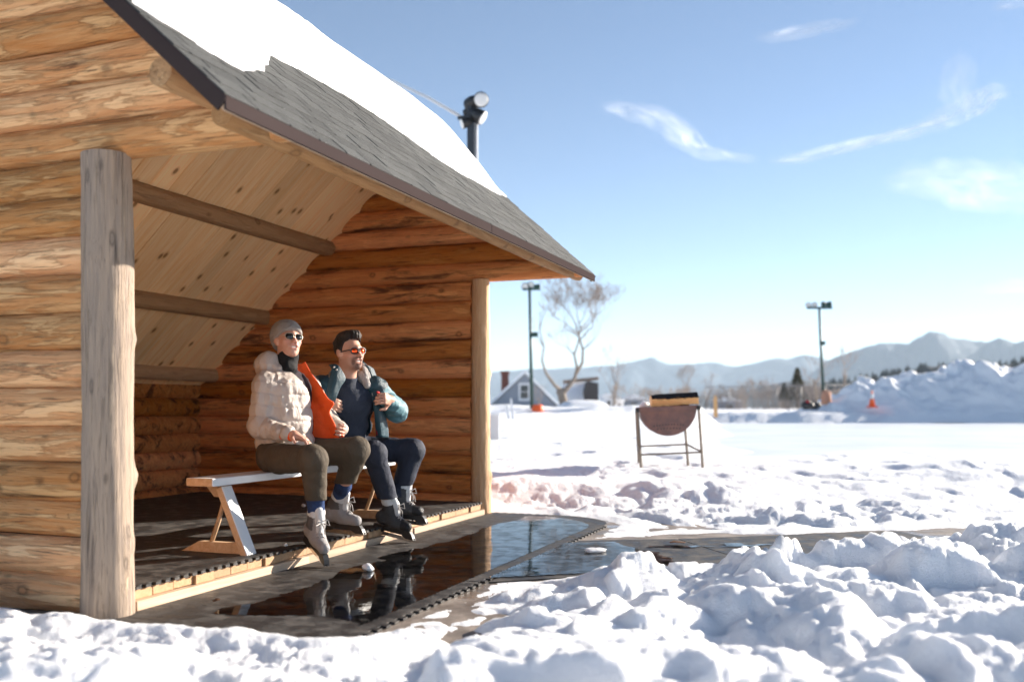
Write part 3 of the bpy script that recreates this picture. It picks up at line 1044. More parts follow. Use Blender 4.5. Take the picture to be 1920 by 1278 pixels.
# cirrus, far above the haze
def cirrus():
    m = Mat('thin_cloud', 1.0, 0.0)
    d = m.n('ShaderNodeBsdfDiffuse'); d.inputs['Color'].default_value = (.95, .96, .98, 1)
    tl = m.n('ShaderNodeBsdfTranslucent'); tl.inputs['Color'].default_value = (.95, .96, .98, 1)
    ad = m.n('ShaderNodeMixShader'); ad.inputs[0].default_value = .55
    m.link(d.outputs[0], ad.inputs[1]); m.link(tl.outputs[0], ad.inputs[2])
    tr = m.n('ShaderNodeBsdfTransparent')
    at_ = m.n('ShaderNodeAttribute', attribute_name='dens')
    v = m.coord((1, 1, 1), rnd=False)
    n = m.noise(m.coord((.30, 1, 1.2), rnd=False), .009, 8, .58, .4)
    n2 = m.noise(v, .004, 5, .6, .6)
    dens = m.math('MULTIPLY', at_.outputs['Fac'], m.math('MULTIPLY', m.step(n, .10, .95), m.step(n2, .0, .85)), clamp=True)
    mx = m.n('ShaderNodeMixShader')
    m.link(m.math('MULTIPLY', dens, 1.0, clamp=True), mx.inputs[0]); m.link(tr.outputs[0], mx.inputs[1]); m.link(ad.outputs[0], mx.inputs[2])
    m.link(mx.outputs[0], m.out.inputs['Surface'])
    D = 6000.0
    wisps = [
        ('thin hooked cirrus cloud at the sky centre', [(1120, 195, 8), (1175, 206, 20), (1235, 222, 22), (1285, 258, 28), (1325, 286, 15), (1380, 295, 9), (1430, 300, 5)], .62),
        ('long curved cirrus streak sweeping up over the mountains', [(1430, 303, 5), (1500, 296, 11), (1600, 272, 12), (1680, 255, 13), (1750, 232, 18), (1800, 208, 24), (1850, 182, 24), (1900, 165, 10)], 1.0),
        ('faint feathered plume rising from the curved cirrus streak', [(1800, 205, 30), (1795, 170, 38), (1800, 130, 34), (1818, 95, 16)], .5),
        ('short pale cloud patch high over the rink', [(1410, 75, 6), (1450, 68, 12), (1510, 58, 15), (1560, 50, 12), (1620, 36, 6)], .75),
        ('ragged white cloud patch at the edge of the sky', [(1640, 345, 10), (1720, 335, 36), (1800, 345, 46), (1880, 350, 46), (1980, 350, 50), (2100, 340, 20)], .5),
        ('small wisp in the topmost corner of the sky', [(1850, 16, 5), (1900, 6, 16), (1960, -10, 18), (2040, -30, 8)], .6),
        ('low flat cloud band above the mountains', [(1800, 548, 6), (1880, 538, 14), (1990, 528, 16), (2150, 520, 6)], .5)]
    for i, (lab, pl, st) in enumerate(wisps):
        seg = []
        for a, b in zip(pl[:-1], pl[1:]):
            for t in np.linspace(0, 1, 12, endpoint=False):
                seg.append([a[k] + (b[k] - a[k]) * t for k in range(3)])
        seg.append(list(pl[-1]))
        seg = np.array(seg)
        # round the corners of the polyline
        for _ in range(6):
            seg[1:-1] = (seg[:-2] + seg[1:-1] * 2 + seg[2:]) / 4
        tg = np.gradient(seg[:, :2], axis=0); tg /= np.linalg.norm(tg, axis=1, keepdims=True)
        nrm = np.stack([-tg[:, 1], tg[:, 0]], 1)
        w = np.linspace(-1.25, 1.25, 17) * .8
        V_ = []; dn = []
        for j, (x, y, r) in enumerate(seg):
            e = min(1.0, min(j, len(seg) - 1 - j) / 9)
            for q in w:
                jit = 1 + .22 * float(vnoise(j * .22, q * 1.3, i * 7.7, 600))
                p = at(x + nrm[j, 0] * r * q * jit, y + nrm[j, 1] * r * q * jit, D + 260 * q + 120 * float(vnoise(j * .12, q, i * 3.1, 601)))
                V_.append(p); dn.append(max(0, 1 - (q / 1.25) ** 2) ** 1.2 * st * (e * e * (3 - 2 * e)))
        me = raw_mesh('cirrus_cloud', [tuple(p) for p in V_], grid_faces(len(seg), 17), m.m)
        a_ = me.attributes.new('dens', 'FLOAT', 'POINT'); a_.data.foreach_set('value', np.array(dn, dtype=np.float32))
        single('cirrus_cloud', me, lab, 'cloud', kind='stuff')
cirrus()

# ------------------------------------------------------------------ bare trees and shrubs
M_bark = plain('grey_bark', (.27, .22, .18), .9, .1, var=.3, scale=4)
M_twig = plain('twigs', (.33, .28, .25), .9, .1, var=.2, scale=4)
M_conifer = plain('browned_conifer', (.085, .075, .035), .9, .1, var=.5, scale=1.5)
def limb(mb, p, d, r, L, rg, sides=5, curl=.25, up=.08, segs=4):
    pts, rad = [p.copy()], [r]
    q, dd = p.copy(), d.normalized()
    for i in range(segs):
        dd = (dd + Vector((rg.uniform(-curl, curl), rg.uniform(-curl, curl), rg.uniform(-curl, curl) * .6 + up))).normalized()
        q = q + dd * L / segs
        pts.append(q.copy()); rad.append(r * (1 - .45 * (i + 1) / segs))
    mb.tube(pts, rad, sides, cap=False)
    return pts, rad, dd
def grow(mbs, p, d, r, L, n, rg, spread=.75, kids=(2, 3), fall=.68, thin=.018):
    pts, rad, dd = limb(mbs[0] if n >= 4 else mbs[1], p, d, r, L, rg, 5 if n >= 4 else 3, segs=4 if n > 2 else 3)
    if n <= 0: return
    for k in range(rg.randint(*kids)):
        ax = Vector((rg.uniform(-1, 1), rg.uniform(-1, 1), rg.uniform(-.35, .9))).normalized()
        nd_ = (dd * (1 - spread * .55) + ax * spread).normalized()
        i = len(pts) - 1 if k < 2 else rg.randint(1, len(pts) - 1)
        grow(mbs, pts[i], nd_, max(rad[i] * rg.uniform(.6, .8), thin * .6), L * fall * rg.uniform(.8, 1.15), n - 1, rg, spread, kids, fall, thin)
def big_tree():
    Y = 60.0
    base = at(1058, 772, Y)
    t = Thing('bare_tree', 'tall bare forked tree behind the first lamp post', 'tree', base)
    rg = random.Random(23)
    tr, cr = MB(), MB()
    W = lambda x, y, dy=0: at(x, y, Y + dy)
    tr.tube([base - Vector((0, 0, .6)), W(1057, 755), W(1052, 735), W(1050, 728)], [.34, .29, .28, .24], 9)
    tr.tube([W(1054, 738), W(1068, 722), W(1078, 708), W(1082, 690), W(1077, 665, .4), W(1085, 640, .6), W(1088, 615, .5)], [.19, .14, .11, .09, .07, .055, .045], 7)
    tr.tube([W(1080, 700), W(1092, 680, -.6), W(1093, 655, -.8), W(1086, 632, -.6), W(1080, 608, -.4)], [.12, .10, .08, .065, .05], 6)
    tr.tube([W(1052, 732), W(1040, 722, -.3), W(1024, 700, -.6), W(1016, 675, -.8), W(1020, 650, -.6), W(1012, 620, -.5)], [.13, .10, .08, .06, .045, .03], 6)
    tr.tube([W(1050, 734), W(1044, 732)], [.2, .16], 7)
    mbs = (tr, cr)
    for x, y, dy, ddx, n, L in ((1088, 615, .5, .7, 5, 1.25), (1080, 608, -.4, -.6, 5, 1.25), (1085, 640, .6, 1.5, 5, 1.3), (1093, 655, -.8, 1.6, 4, 1.0), (1086, 632, -.6, -1.4, 5, 1.25), (1084, 625, .1, -.9, 5, 1.2), (1088, 622, .1, 1.2, 5, 1.2),
                                (1077, 665, .4, -1.0, 4, .8), (1020, 650, -.6, -.7, 3, .8), (1012, 620, -.5, .4, 3, .8), (1088, 615, .5, -.1, 5, 1.3)):
        grow(mbs, W(x, y, dy), Vector((ddx, rg.uniform(-.6, .6), .9)), .05, L, n, rg, .62, (2, 4), .78)
    t.part('trunk', tr.mesh('trunk', M_bark, True)); t.part('crown', cr.mesh('crown', M_twig, True))
big_tree()
def bare_tree(px, py, Y, h_px, label, seed, n=5, lean=0.0, group=None, name='bare_tree'):
    base = at(px, py, Y); h = h_px / 1760 * Y
    t = Thing(name, label, 'tree', base, group=group)
    rg = random.Random(seed); tr, cr = MB(), MB()
    p = [base + Vector((lean * h * f, 0, h * .42 * f - (.5 if f == 0 else 0))) for f in (0, .35, .7, 1)]
    r = h * .022
    tr.tube(p, [r, r * .85, r * .75, r * .6], 6)
    for k in range(4):
        f = rg.uniform(.5, 1)
        grow((tr, cr), p[0].lerp(p[-1], f), Vector((rg.uniform(-.7, .7), rg.uniform(-.7, .7), 1)), r * .5, h * .24, n - 1, rg, .6, (2, 3), .74)
    t.part('trunk', tr.mesh('trunk', M_bark, True)); t.part('crown', cr.mesh('crown', M_twig, True))
bare_tree(1150, 762, 75, 110, 'pale slender bare tree beside the dark-gabled building', 31, 5, .04)
bare_tree(1287, 760, 80, 90, 'dense dark bare tree above the fire barrel', 32, 5, 0)
bare_tree(1322, 760, 82, 70, 'leaning bare tree next to the dense dark one', 33, 4, .15)
bare_tree(1575, 752, 60, 118, 'tall thin bare tree just past the second lamp post', 34, 4, .10)
bare_tree(1532, 752, 62, 100, 'slim bare sapling in front of the second lamp post', 35, 4, -.06)
bare_tree(1015, 770, 85, 60, 'small bare tree behind the grey gabled house', 36, 4, -.1)
bare_tree(1395, 762, 85, 60, 'small bare tree behind the wooden stake', 37, 4, .05)
bare_tree(1440, 760, 88, 55, 'low bare tree over the fence middle', 38, 4, 0)
# conifer
def conifer(px, py, Y, h_px, label, seed):
    base = at(px, py, Y); h = h_px / 1760 * Y
    t = Thing('conifer', label, 'tree', base)
    rg = random.Random(seed)
    t.part('trunk', MB().tube([base - Vector((0, 0, .5)), base + Vector((0, 0, h * .9))], [h * .03, h * .008], 6).mesh('trunk', M_bark, True))
    mb = MB()
    for i in range(900):
        f = rg.random() ** .8
        rr = h * .30 * (1 - f) * rg.uniform(.35, 1.08) + .05
        a = rg.uniform(0, 6.283)
        c = base + Vector((rr * math.cos(a), rr * math.sin(a), h * (.04 + .96 * f)))
        s = h * .045 * rg.uniform(.6, 1.3)
        out = Vector((math.cos(a), math.sin(a), -.25 + rg.uniform(-.3, .3)))
        side = Vector((-math.sin(a), math.cos(a), rg.uniform(-.3, .3)))
        mb.add([c - out * s * .6 - side * s * .4, c - out * s * .6 + side * s * .4, c + out * s * 1.3, c + Vector((0, 0, s * .5))], [(0, 2, 3), (1, 3, 2), (0, 3, 1)])
    t.part('crown', mb.mesh('crown', M_conifer))
conifer(1495, 752, 75, 62, 'browned conifer tree behind the fence near the second lamp post', 41)
conifer(1470, 752, 74, 34, 'small brown conifer at the foot of the taller one', 42)
conifer(1727, 722, 62, 20, 'tip of a rust brown conifer poking over the snow heap', 43)
# brush along the fence
def brush():
    metas = []
    for s in range(4):
        rg = random.Random(60 + s); cr = MB()
        for k in range(9):
            grow((cr, cr), Vector((rg.uniform(-.8, .8), rg.uniform(-.5, .5), -.3)), Vector((rg.uniform(-.5, .5), rg.uniform(-.5, .5), 1.2)), .025, .75, 3, rg, .5, (2, 3), .75)
        metas.append(cr.mesh('stems', M_twig, True))
    rg = random.Random(70)
    for i in range(34):
        px = rg.uniform(1325, 1590) if i < 26 else rg.uniform(1130, 1325)
        Y = rg.uniform(72, 80)
        o = single('shrub', metas[i % 4], 'bare brown shrub in the thicket behind the wire fence' if i < 26 else 'low bare shrub in the gap between the sheds and the fence', 'shrub', 'bare shrubs along the fence' if i < 26 else 'bare shrubs past the sheds', loc=at(px, 762, Y), rot=(0, 0, rg.uniform(0, 6.28)))
        s = rg.uniform(.7, 1.35); o.scale = (s, s, s * rg.uniform(.8, 1.1))
brush()
# wire fence
def fence():
    M_fence = plain('galvanised_fence', (.22, .22, .22), .5, .5)
    Y = 70
    a, b = at(1322, 764, Y), at(1592, 760, Y)
    t = Thing('wire_fence', 'long grey wire mesh fence in front of the brush', 'fence', a)
    h = 1.55; n = 7
    for i in range(n):
        p = a.lerp(b, i / (n - 1))
        t.part('post', MB().tube([p - Vector((0, 0, .5)), p + Vector((0, 0, h))], .035, 6).mesh('post', M_fence, True))
    t.part('rail', MB().tube([a + Vector((0, 0, h)), b + Vector((0, 0, h))], .028, 6).mesh('rail', M_fence, True))
    mb = MB(); L = (b - a).length; e = (b - a) / L
    k = 0.0
    while k < L:
        for s in (1, -1):
            p = a + e * k; q = p + e * (s * h) + Vector((0, 0, h))
            mb.tube([p, q], .006, 3, cap=False)
        k += .16
    t.part('wire_mesh', mb.mesh('wire_mesh', M_fence), kind='stuff')
fence()

# ------------------------------------------------------------------ houses
M_siding = plain('grey_siding', (.27, .29, .33), .8, .2, var=.06, scale=1)
M_white = plain('white_paint', (.75, .75, .76), .6, .3, var=.04)
M_brick = plain('red_brick', (.22, .075, .05), .85, .2, var=.35, scale=6)
M_glass = Mat('window_glass', .08, .5).color((.03, .035, .04)).m
M_darkwall = plain('dark_boarding', (.05, .045, .045), .8, .2)
M_brownroof = plain('brown_boards', (.22, .15, .11), .8, .2, var=.2, scale=2)
def house(px0, px1, pkx, pky, py_eave, Y, label, wallm, depth=9, window=True, chimney=None):
    zg = .3
    xl, xr = at(px0, 765, Y).x, at(px1, 765, Y).x
    pk = at(pkx, pky, Y); ze = at(px0, py_eave, Y).z
    c = (xl + xr) / 2
    t = Thing('house', label, 'house', (c, Y, zg))
    mb = MB()
    poly = [(xl + .45, zg), (xr - .45, zg), (xr - .45, ze), (pk.x, pk.z - .1), (xl + .45, ze)]
    n = 5
    v = [(x, Y, z) for x, z in poly] + [(x, Y + depth, z) for x, z in poly]
    mb.add(v, [(0, 1, 2, 3, 4), (9, 8, 7, 6, 5)] + [(i, i + n, (i + 1) % n + n, (i + 1) % n) for i in range(n)])
    t.part('wall', mb.mesh('wall', wallm))
    for sx, xe in ((-1, xl), (1, xr)):
        mb = MB()
        th = .35
        a = (pk.x, pk.z); b = (xe, ze - .25)
        q = [(a[0], Y - .35, a[1]), (b[0], Y - .35, b[1]), (b[0], Y - .35, b[1] + th), (a[0], Y - .35, a[1] + th)]
        q += [(x, Y + depth + .35, z) for x, _, z in q]
        f = [(0, 1, 2, 3), (7, 6, 5, 4)] + [(i, i + 4, (i + 1) % 4 + 4, (i + 1) % 4) for i in range(4)]
        mb.add(q, f if sx > 0 else [g[::-1] for g in f])
        t.part('roof', mb.mesh('roof', M_snow), label='snow-covered roof slope')
    if window:
        wx, wz = pk.x - .05, pk.z - 2.75
        w = t.part('window', MB().box((wx - .62, Y - .09, wz - .15), (wx + .62, Y - .012, wz + 1.75)).mesh('window', M_white), label='white-framed gable window')
        for k in range(2):
            t.part('pane', MB().box((wx - .40, Y - .13, wz + .10 + .74 * k), (wx + .40, Y - .10, wz + .76 + .74 * k)).mesh('pane', M_glass), parent=w)
    if chimney:
        cx, cy0 = chimney
        p = at(cx, cy0, Y + 4)
        t.part('chimney', MB().box((p.x - .42, p.y - .4, 1.5), (p.x + .42, p.y + .4, p.z), bev=.03).box((p.x - .5, p.y - .48, p.z - .25), (p.x + .5, p.y + .48, p.z + .1), bev=.03).mesh('chimney', M_brick))
    return t
house(912, 1052, 984, 700, 762, 100, 'grey gabled house with red brick chimney and snowy roof', M_siding, chimney=(947, 697))
def dark_barn():
    Y = 105
    P = lambda x, y, d=0: at(x, y, Y + d)
    base = P(1090, 772)
    t = Thing('barn', 'dark-gabled building with a snowy roof behind the forked tree', 'building', (base.x, Y, .4))
    a, b, c, d = P(1098, 765), P(1122, 765), P(1122, 718), P(1096, 735)
    mb = MB()
    q = [Vector((a.x, Y, .3)), Vector((b.x, Y, .3)), c, Vector((c.x - 1.1, Y, c.z + .25)), d]
    n = 5
    v = q + [p + Vector((0, 8, 0)) for p in q]
    mb.add([tuple(p) for p in v], [(0, 1, 2, 3, 4), (9, 8, 7, 6, 5)] + [(i, i + n, (i + 1) % n + n, (i + 1) % n) for i in range(n)])
    t.part('wall', mb.mesh('wall', M_darkwall))
    mb = MB()
    r = [P(1045, 768, -.4), P(1104, 766, -.4), P(1112, 722, 5), P(1058, 722, 5)]
    v = [tuple(p) for p in r] + [tuple(p + Vector((0, .1, .35))) for p in r]
    mb.add(v, [(3, 2, 1, 0), (4, 5, 6, 7), (0, 1, 5, 4), (1, 2, 6, 5), (2, 3, 7, 6), (3, 0, 4, 7)])
    t.part('roof', mb.mesh('roof', M_snow), label='broad snow-covered roof slope')
    g = [P(1056, 722, 5), P(1122, 714, 4.4)]
    t.part('ridge_board', MB().tube([tuple(g[0] + Vector((0, 0, .4))), tuple(g[1] + Vector((0, 0, .3)))], .22, 6).mesh('ridge_board', M_brownroof))
dark_barn()
def low_sheds():
    for (x0, x1, y0, Y, mat, lab) in ((1132, 1152, 742, 90, M_white, 'small white shed behind the buried car'), (1154, 1170, 750, 92, M_white, 'lower white shed beside the small one'),
                                      (1168, 1212, 748, 110, M_siding, 'long low grey shed behind the snow ridge'), (1345, 1392, 752, 120, M_siding, 'low grey outbuilding beyond the fence')):
        a, b = at(x0, 770, Y), at(x1, y0, Y)
        t = Thing('shed', lab, 'shed', ((a.x + b.x) / 2, Y, .3))
        t.part('wall', MB().box((a.x, Y, .2), (b.x, Y + 4, b.z)).mesh('wall', mat))
        w = b.x - a.x
        t.part('roof', MB().prism([(a.x - .2, b.z + .003), (b.x + .2, b.z + .003), ((a.x + b.x) / 2, b.z + .2 * w)], Y - .2, Y + 4.2, M=Matrix(((1, 0, 0, 0), (0, 0, 1, 0), (0, 1, 0, 0), (0, 0, 0, 1)))).mesh('roof', M_snow))
        t.part('door', MB().box((a.x + w * .35, Y - .05, .4), (a.x + w * .6, Y - .004, .3 + (b.z - .3) * .75)).mesh('door', M_darkwall))
low_sheds()
# ------------------------------------------------------------------ lamp posts
M_green = plain('dark_green_pole', (.012, .05, .042), .45, .4, var=.2)
M_navy = plain('dark_pole_paint', (.022, .027, .035), .4, .5, var=.2)
M_lens = plain('frosted_lens', (.72, .72, .70), .25, .5, var=.03)
M_alu = plain('pale_metal', (.62, .62, .62), .4, .5)
M_orange = plain('safety_orange', (.85, .13, .03), .5, .3, var=.06)
def flood(mb_body, mb_lens, c, d, r, L, sides=12):
    c, d = Vector(c), Vector(d).normalized()
    mb_body.tube([c - d * L, c - d * L * .55, c - d * .12 * L, c], [r * .45, r * .85, r * 1.0, r * 1.02], sides)
    mb_lens.tube([c + d * .002, c + d * .03 * L, c + d * .07 * L], [r * .9, r * .88, r * .6], sides)
def lamp_near():
    Y = 19.0
    s = Y / 1760
    P = lambda x, y, d=0: at(x, y, Y + d)
    b = P(884, 300); base = Vector((b.x, Y, .3))
    t = Thing('lamp_post', 'dark floodlight mast rising behind the snowy roof', 'lamp post', base)
    mb = MB(); top = P(884, 222)
    mb.box((base.x - .085, Y - .085, base.z), (base.x + .065, Y + .065, top.z + .25), bev=.01)
    t.part('pole', mb.mesh('pole', M_navy))
    t.part('lit_side_strip', MB().tube([Vector((base.x + .10, Y - .02, base.z)), Vector((base.x + .10, Y - .02, top.z + .05))], .032, 8).mesh('lit_side_strip', M_alu, True))  # pale strip added to paint the pole's sunlit right side
    def head(cx, cy, d, r, L, dz=0):
        bb, ll = MB(), MB()
        c = P(cx, cy, dz)
        flood(bb, ll, c, d, r, L)
        bb.tube([c - Vector(d).normalized() * L * .5, Vector((base.x, Y, c.z - .12))], .03, 6)
        o = t.part('floodlight', bb.mesh('floodlight', M_black, True))
        t.part('lens', ll.mesh('lens', M_lens, True), parent=o)
    head(902, 187, (.15, -1, -.12), .155, .30, -.35)
    head(905, 222, (.75, -.2, -.55), .15, .30, -.15)
    head(882, 198, (-.5, .8, -.2), .16, .30, .1)
    head(866, 232, (-.9, -.25, -.35), .11, .24, -.1)
    head(876, 215, (-.6, .6, -.3), .12, .24, .2)
    mb = MB().tube([P(858, 222), P(912, 214)], .04, 8)
    t.part('crossarm', mb.mesh('crossarm', M_navy, True))
    single('overhead_cable', MB().tube([P(864, 219) , P(800, 182, 3), P(735, 152, 6), P(640, 112, 10), P(500, 60, 16)], .035, 6).mesh('overhead_cable', M_alu, True), 'pale overhead cable running from the floodlight mast behind the roof', 'cable')
lamp_near()
def lamp_far(x0, y0, x1, y1, Y, arm, heads, box, label, orange):
    P = lambda x, y, d=0: at(x, y, Y + d)
    base = P(x0, y0); base.z -= .8
    top = P(x1, y1)
    t = Thing('lamp_post', label, 'lamp post', base)
    t.part('pole', MB().tube([base, top], [.085, .065], 10).mesh('pole', M_green, True))
    t.part('crossarm', MB().box(tuple(P(arm[0], arm[2] + 3) - Vector((0, .05, 0))), tuple(P(arm[1], arm[2] - 1) + Vector((0, .05, 0)))).mesh('crossarm', M_green))
    for (x, y, d, w) in heads:
        bb, ll = MB(), MB()
        flood(bb, ll, P(x, y), d, w, w * 2.0)
        o = t.part('floodlight', bb.mesh('floodlight', M_green, True)); t.part('lens', ll.mesh('lens', M_lens, True), parent=o)
    p = P(*box)
    t.part('switch_box', MB().box((p.x - .13, p.y - .1, p.z - .1), (p.x + .13, p.y + .1, p.z + .1), bev=.01).mesh('switch_box', M_green))
    return t
lamp_far(998, 772, 993, 538, 40, (980, 1013, 541), [(984, 537, (-.5, -.9, -.15), .17), (995, 534, (-.1, -1, -.2), .15), (1012, 538, (1, .1, -.1), .13)], (1003, 627), 'dark green lamp post between the house and the forked tree', True)
lamp_far(1546, 755, 1536, 576, 48, (1513, 1560, 576), [(1516, 572, (-.1, -1, -.25), .15), (1528, 571, (0, -1, -.2), .14), (1545, 571, (.5, .8, -.2), .15), (1557, 570, (1, .3, .1), .15)], (1542, 643), 'dark green lamp post with four lights before the far mountains', True)
# orange drum and padding at the lamp feet
p = at(1008, 770, 39.4)
single('orange_drum', MB().tube([(0, 0, -.3), (0, 0, .10), (0, 0, .14), (0, 0, .24), (0, 0, .27)], [.26, .26, .24, .22, .12], 14).mesh('orange_drum', M_orange, True), 'orange plastic drum half buried at the first lamp post foot', 'drum', loc=p)
p = at(1549, 757, 47.3)
def pad():
    M_pad = plain('faded_wood_pad', (.55, .27, .17), .8, .2, var=.2)
    mb = MB().tube([(0, 0, -.3), (0, 0, .35), (.02, 0, .62), (.05, 0, .66)], [.26, .24, .2, .08], 10)
    single('pole_padding', mb.mesh('pole_padding', M_pad, True), 'faded orange padding wrapped round the second lamp post foot', 'padding', loc=p)
pad()
# two small bundles left on the snow by the second lamp
def bundle(px, py, Y, top, label, s=1.0):
    M_t = plain('bundle_top', top, .8, .2)
    t = Thing('kit_bag', label, 'bag', at(px, py, Y))
    b = at(px, py, Y)
    t.part('body', MB().tube([b + Vector((-.30 * s, 0, .13)), b + Vector((-.22 * s, 0, .2)), b + Vector((.22 * s, 0, .2)), b + Vector((.30 * s, 0, .13))], [.1, .2, .2, .1], 10).mesh('body', M_black, True))
    t.part('flap', MB().tube([b + Vector((-.2 * s, -.02, .30)), b + Vector((0, -.02, .38)), b + Vector((.16 * s, -.02, .30))], [.06, .13, .06], 8).mesh('flap', M_t, True))
    t.part('strap', MB().tube([b + Vector((-.2 * s, -.1, .3)), b + Vector((-.05, -.15, .5)), b + Vector((.2 * s, -.1, .3))], .02, 6).mesh('strap', M_black, True))
bundle(1514, 768, 45, (.5, .03, .05), 'black kit bag with a red flap on the snow', .9)
bundle(1528, 768, 45.5, (.5, .42, .36), 'black kit bag with a pale flap on the snow', .8)
# stakes
M_stake = plain('new_wood_stake', (.62, .36, .16), .7, .3, var=.15)
def stake(px0, py0, px1, py1, Y, w, mat, label):
    a, b = at(px0, py0, Y), at(px1, py1, Y)
    a.z -= .3
    d = (b - a).normalized(); x = Vector((1, 0, 0)); x = (x - d * x.dot(d)).normalized(); y = d.cross(x)
    mb = MB(); v = []
    for p, s in ((a, 1), (b - d * w, 1), (b, .35)):
        for sx, sy in ((-1, -1), (1, -1), (1, 1), (-1, 1)):
            v.append(tuple(p + (x * sx * w * s + y * sy * w * .5) / 2))
    mb.add(v, [(3, 2, 1, 0), (8, 9, 10, 11)] + [(i + k, i + (k + 1) % 4, i + 4 + (k + 1) % 4, i + 4 + k) for i in (0, 4) for k in range(4)])
    me = mb.mesh('stake', mat)
    me.transform(Matrix.Translation(-a))
    single('stake', me, label, 'stake', loc=a)
stake(1342, 768, 1341, 741, 38, .15, M_stake, 'single new wooden stake standing beyond the fire barrel')
stake(963, 786, 958, 746, 32, .085, M_white, 'taller white stake before the grey house')
stake(957, 786, 949, 758, 32, .085, M_white, 'shorter leaning white stake before the grey house')
# low dasher board end beside the far post
a = at(925, 798, 17)
t = Thing('board_panel', 'pale grey low barrier panel just past the far post', 'barrier', (a.x, 17, a.z - .1))
t.part('panel', MB().box((a.x - .32, 17, a.z - .25), (a.x + .10, 17.06, a.z + .19), bev=.006).mesh('panel', M_alu))
t.part('cap_rail', MB().box((a.x - .34, 16.98, a.z + .192), (a.x + .12, 17.08, a.z + .225), bev=.006).mesh('cap_rail', M_white))
# traffic cone
def cone():
    b = at(1635, 762, 44.6)
    t = Thing('traffic_cone', 'orange traffic cone with a white collar by the snow heap', 'cone', b)
    c = b
    t.part('base', MB().box((c.x - .2, c.y - .2, c.z - .05), (c.x + .2, c.y + .2, c.z + .03), bev=.01).mesh('base', M_orange))
    prof = lambda f: .15 * (1 - f) + .03 * f
    z = lambda f: c + Vector((0, 0, .032 + .74 * f))
    t.part('body', MB().tube([z(0), z(.45), z(.78), z(1.0)], [prof(0), prof(.45), prof(.78), prof(1.0)], 14).mesh('body', M_orange, True))
    t.part('collar', MB().tube([z(.45), z(.78)], [prof(.45) + .002, prof(.78) + .002], 14).mesh('collar', M_white, True))
cone()
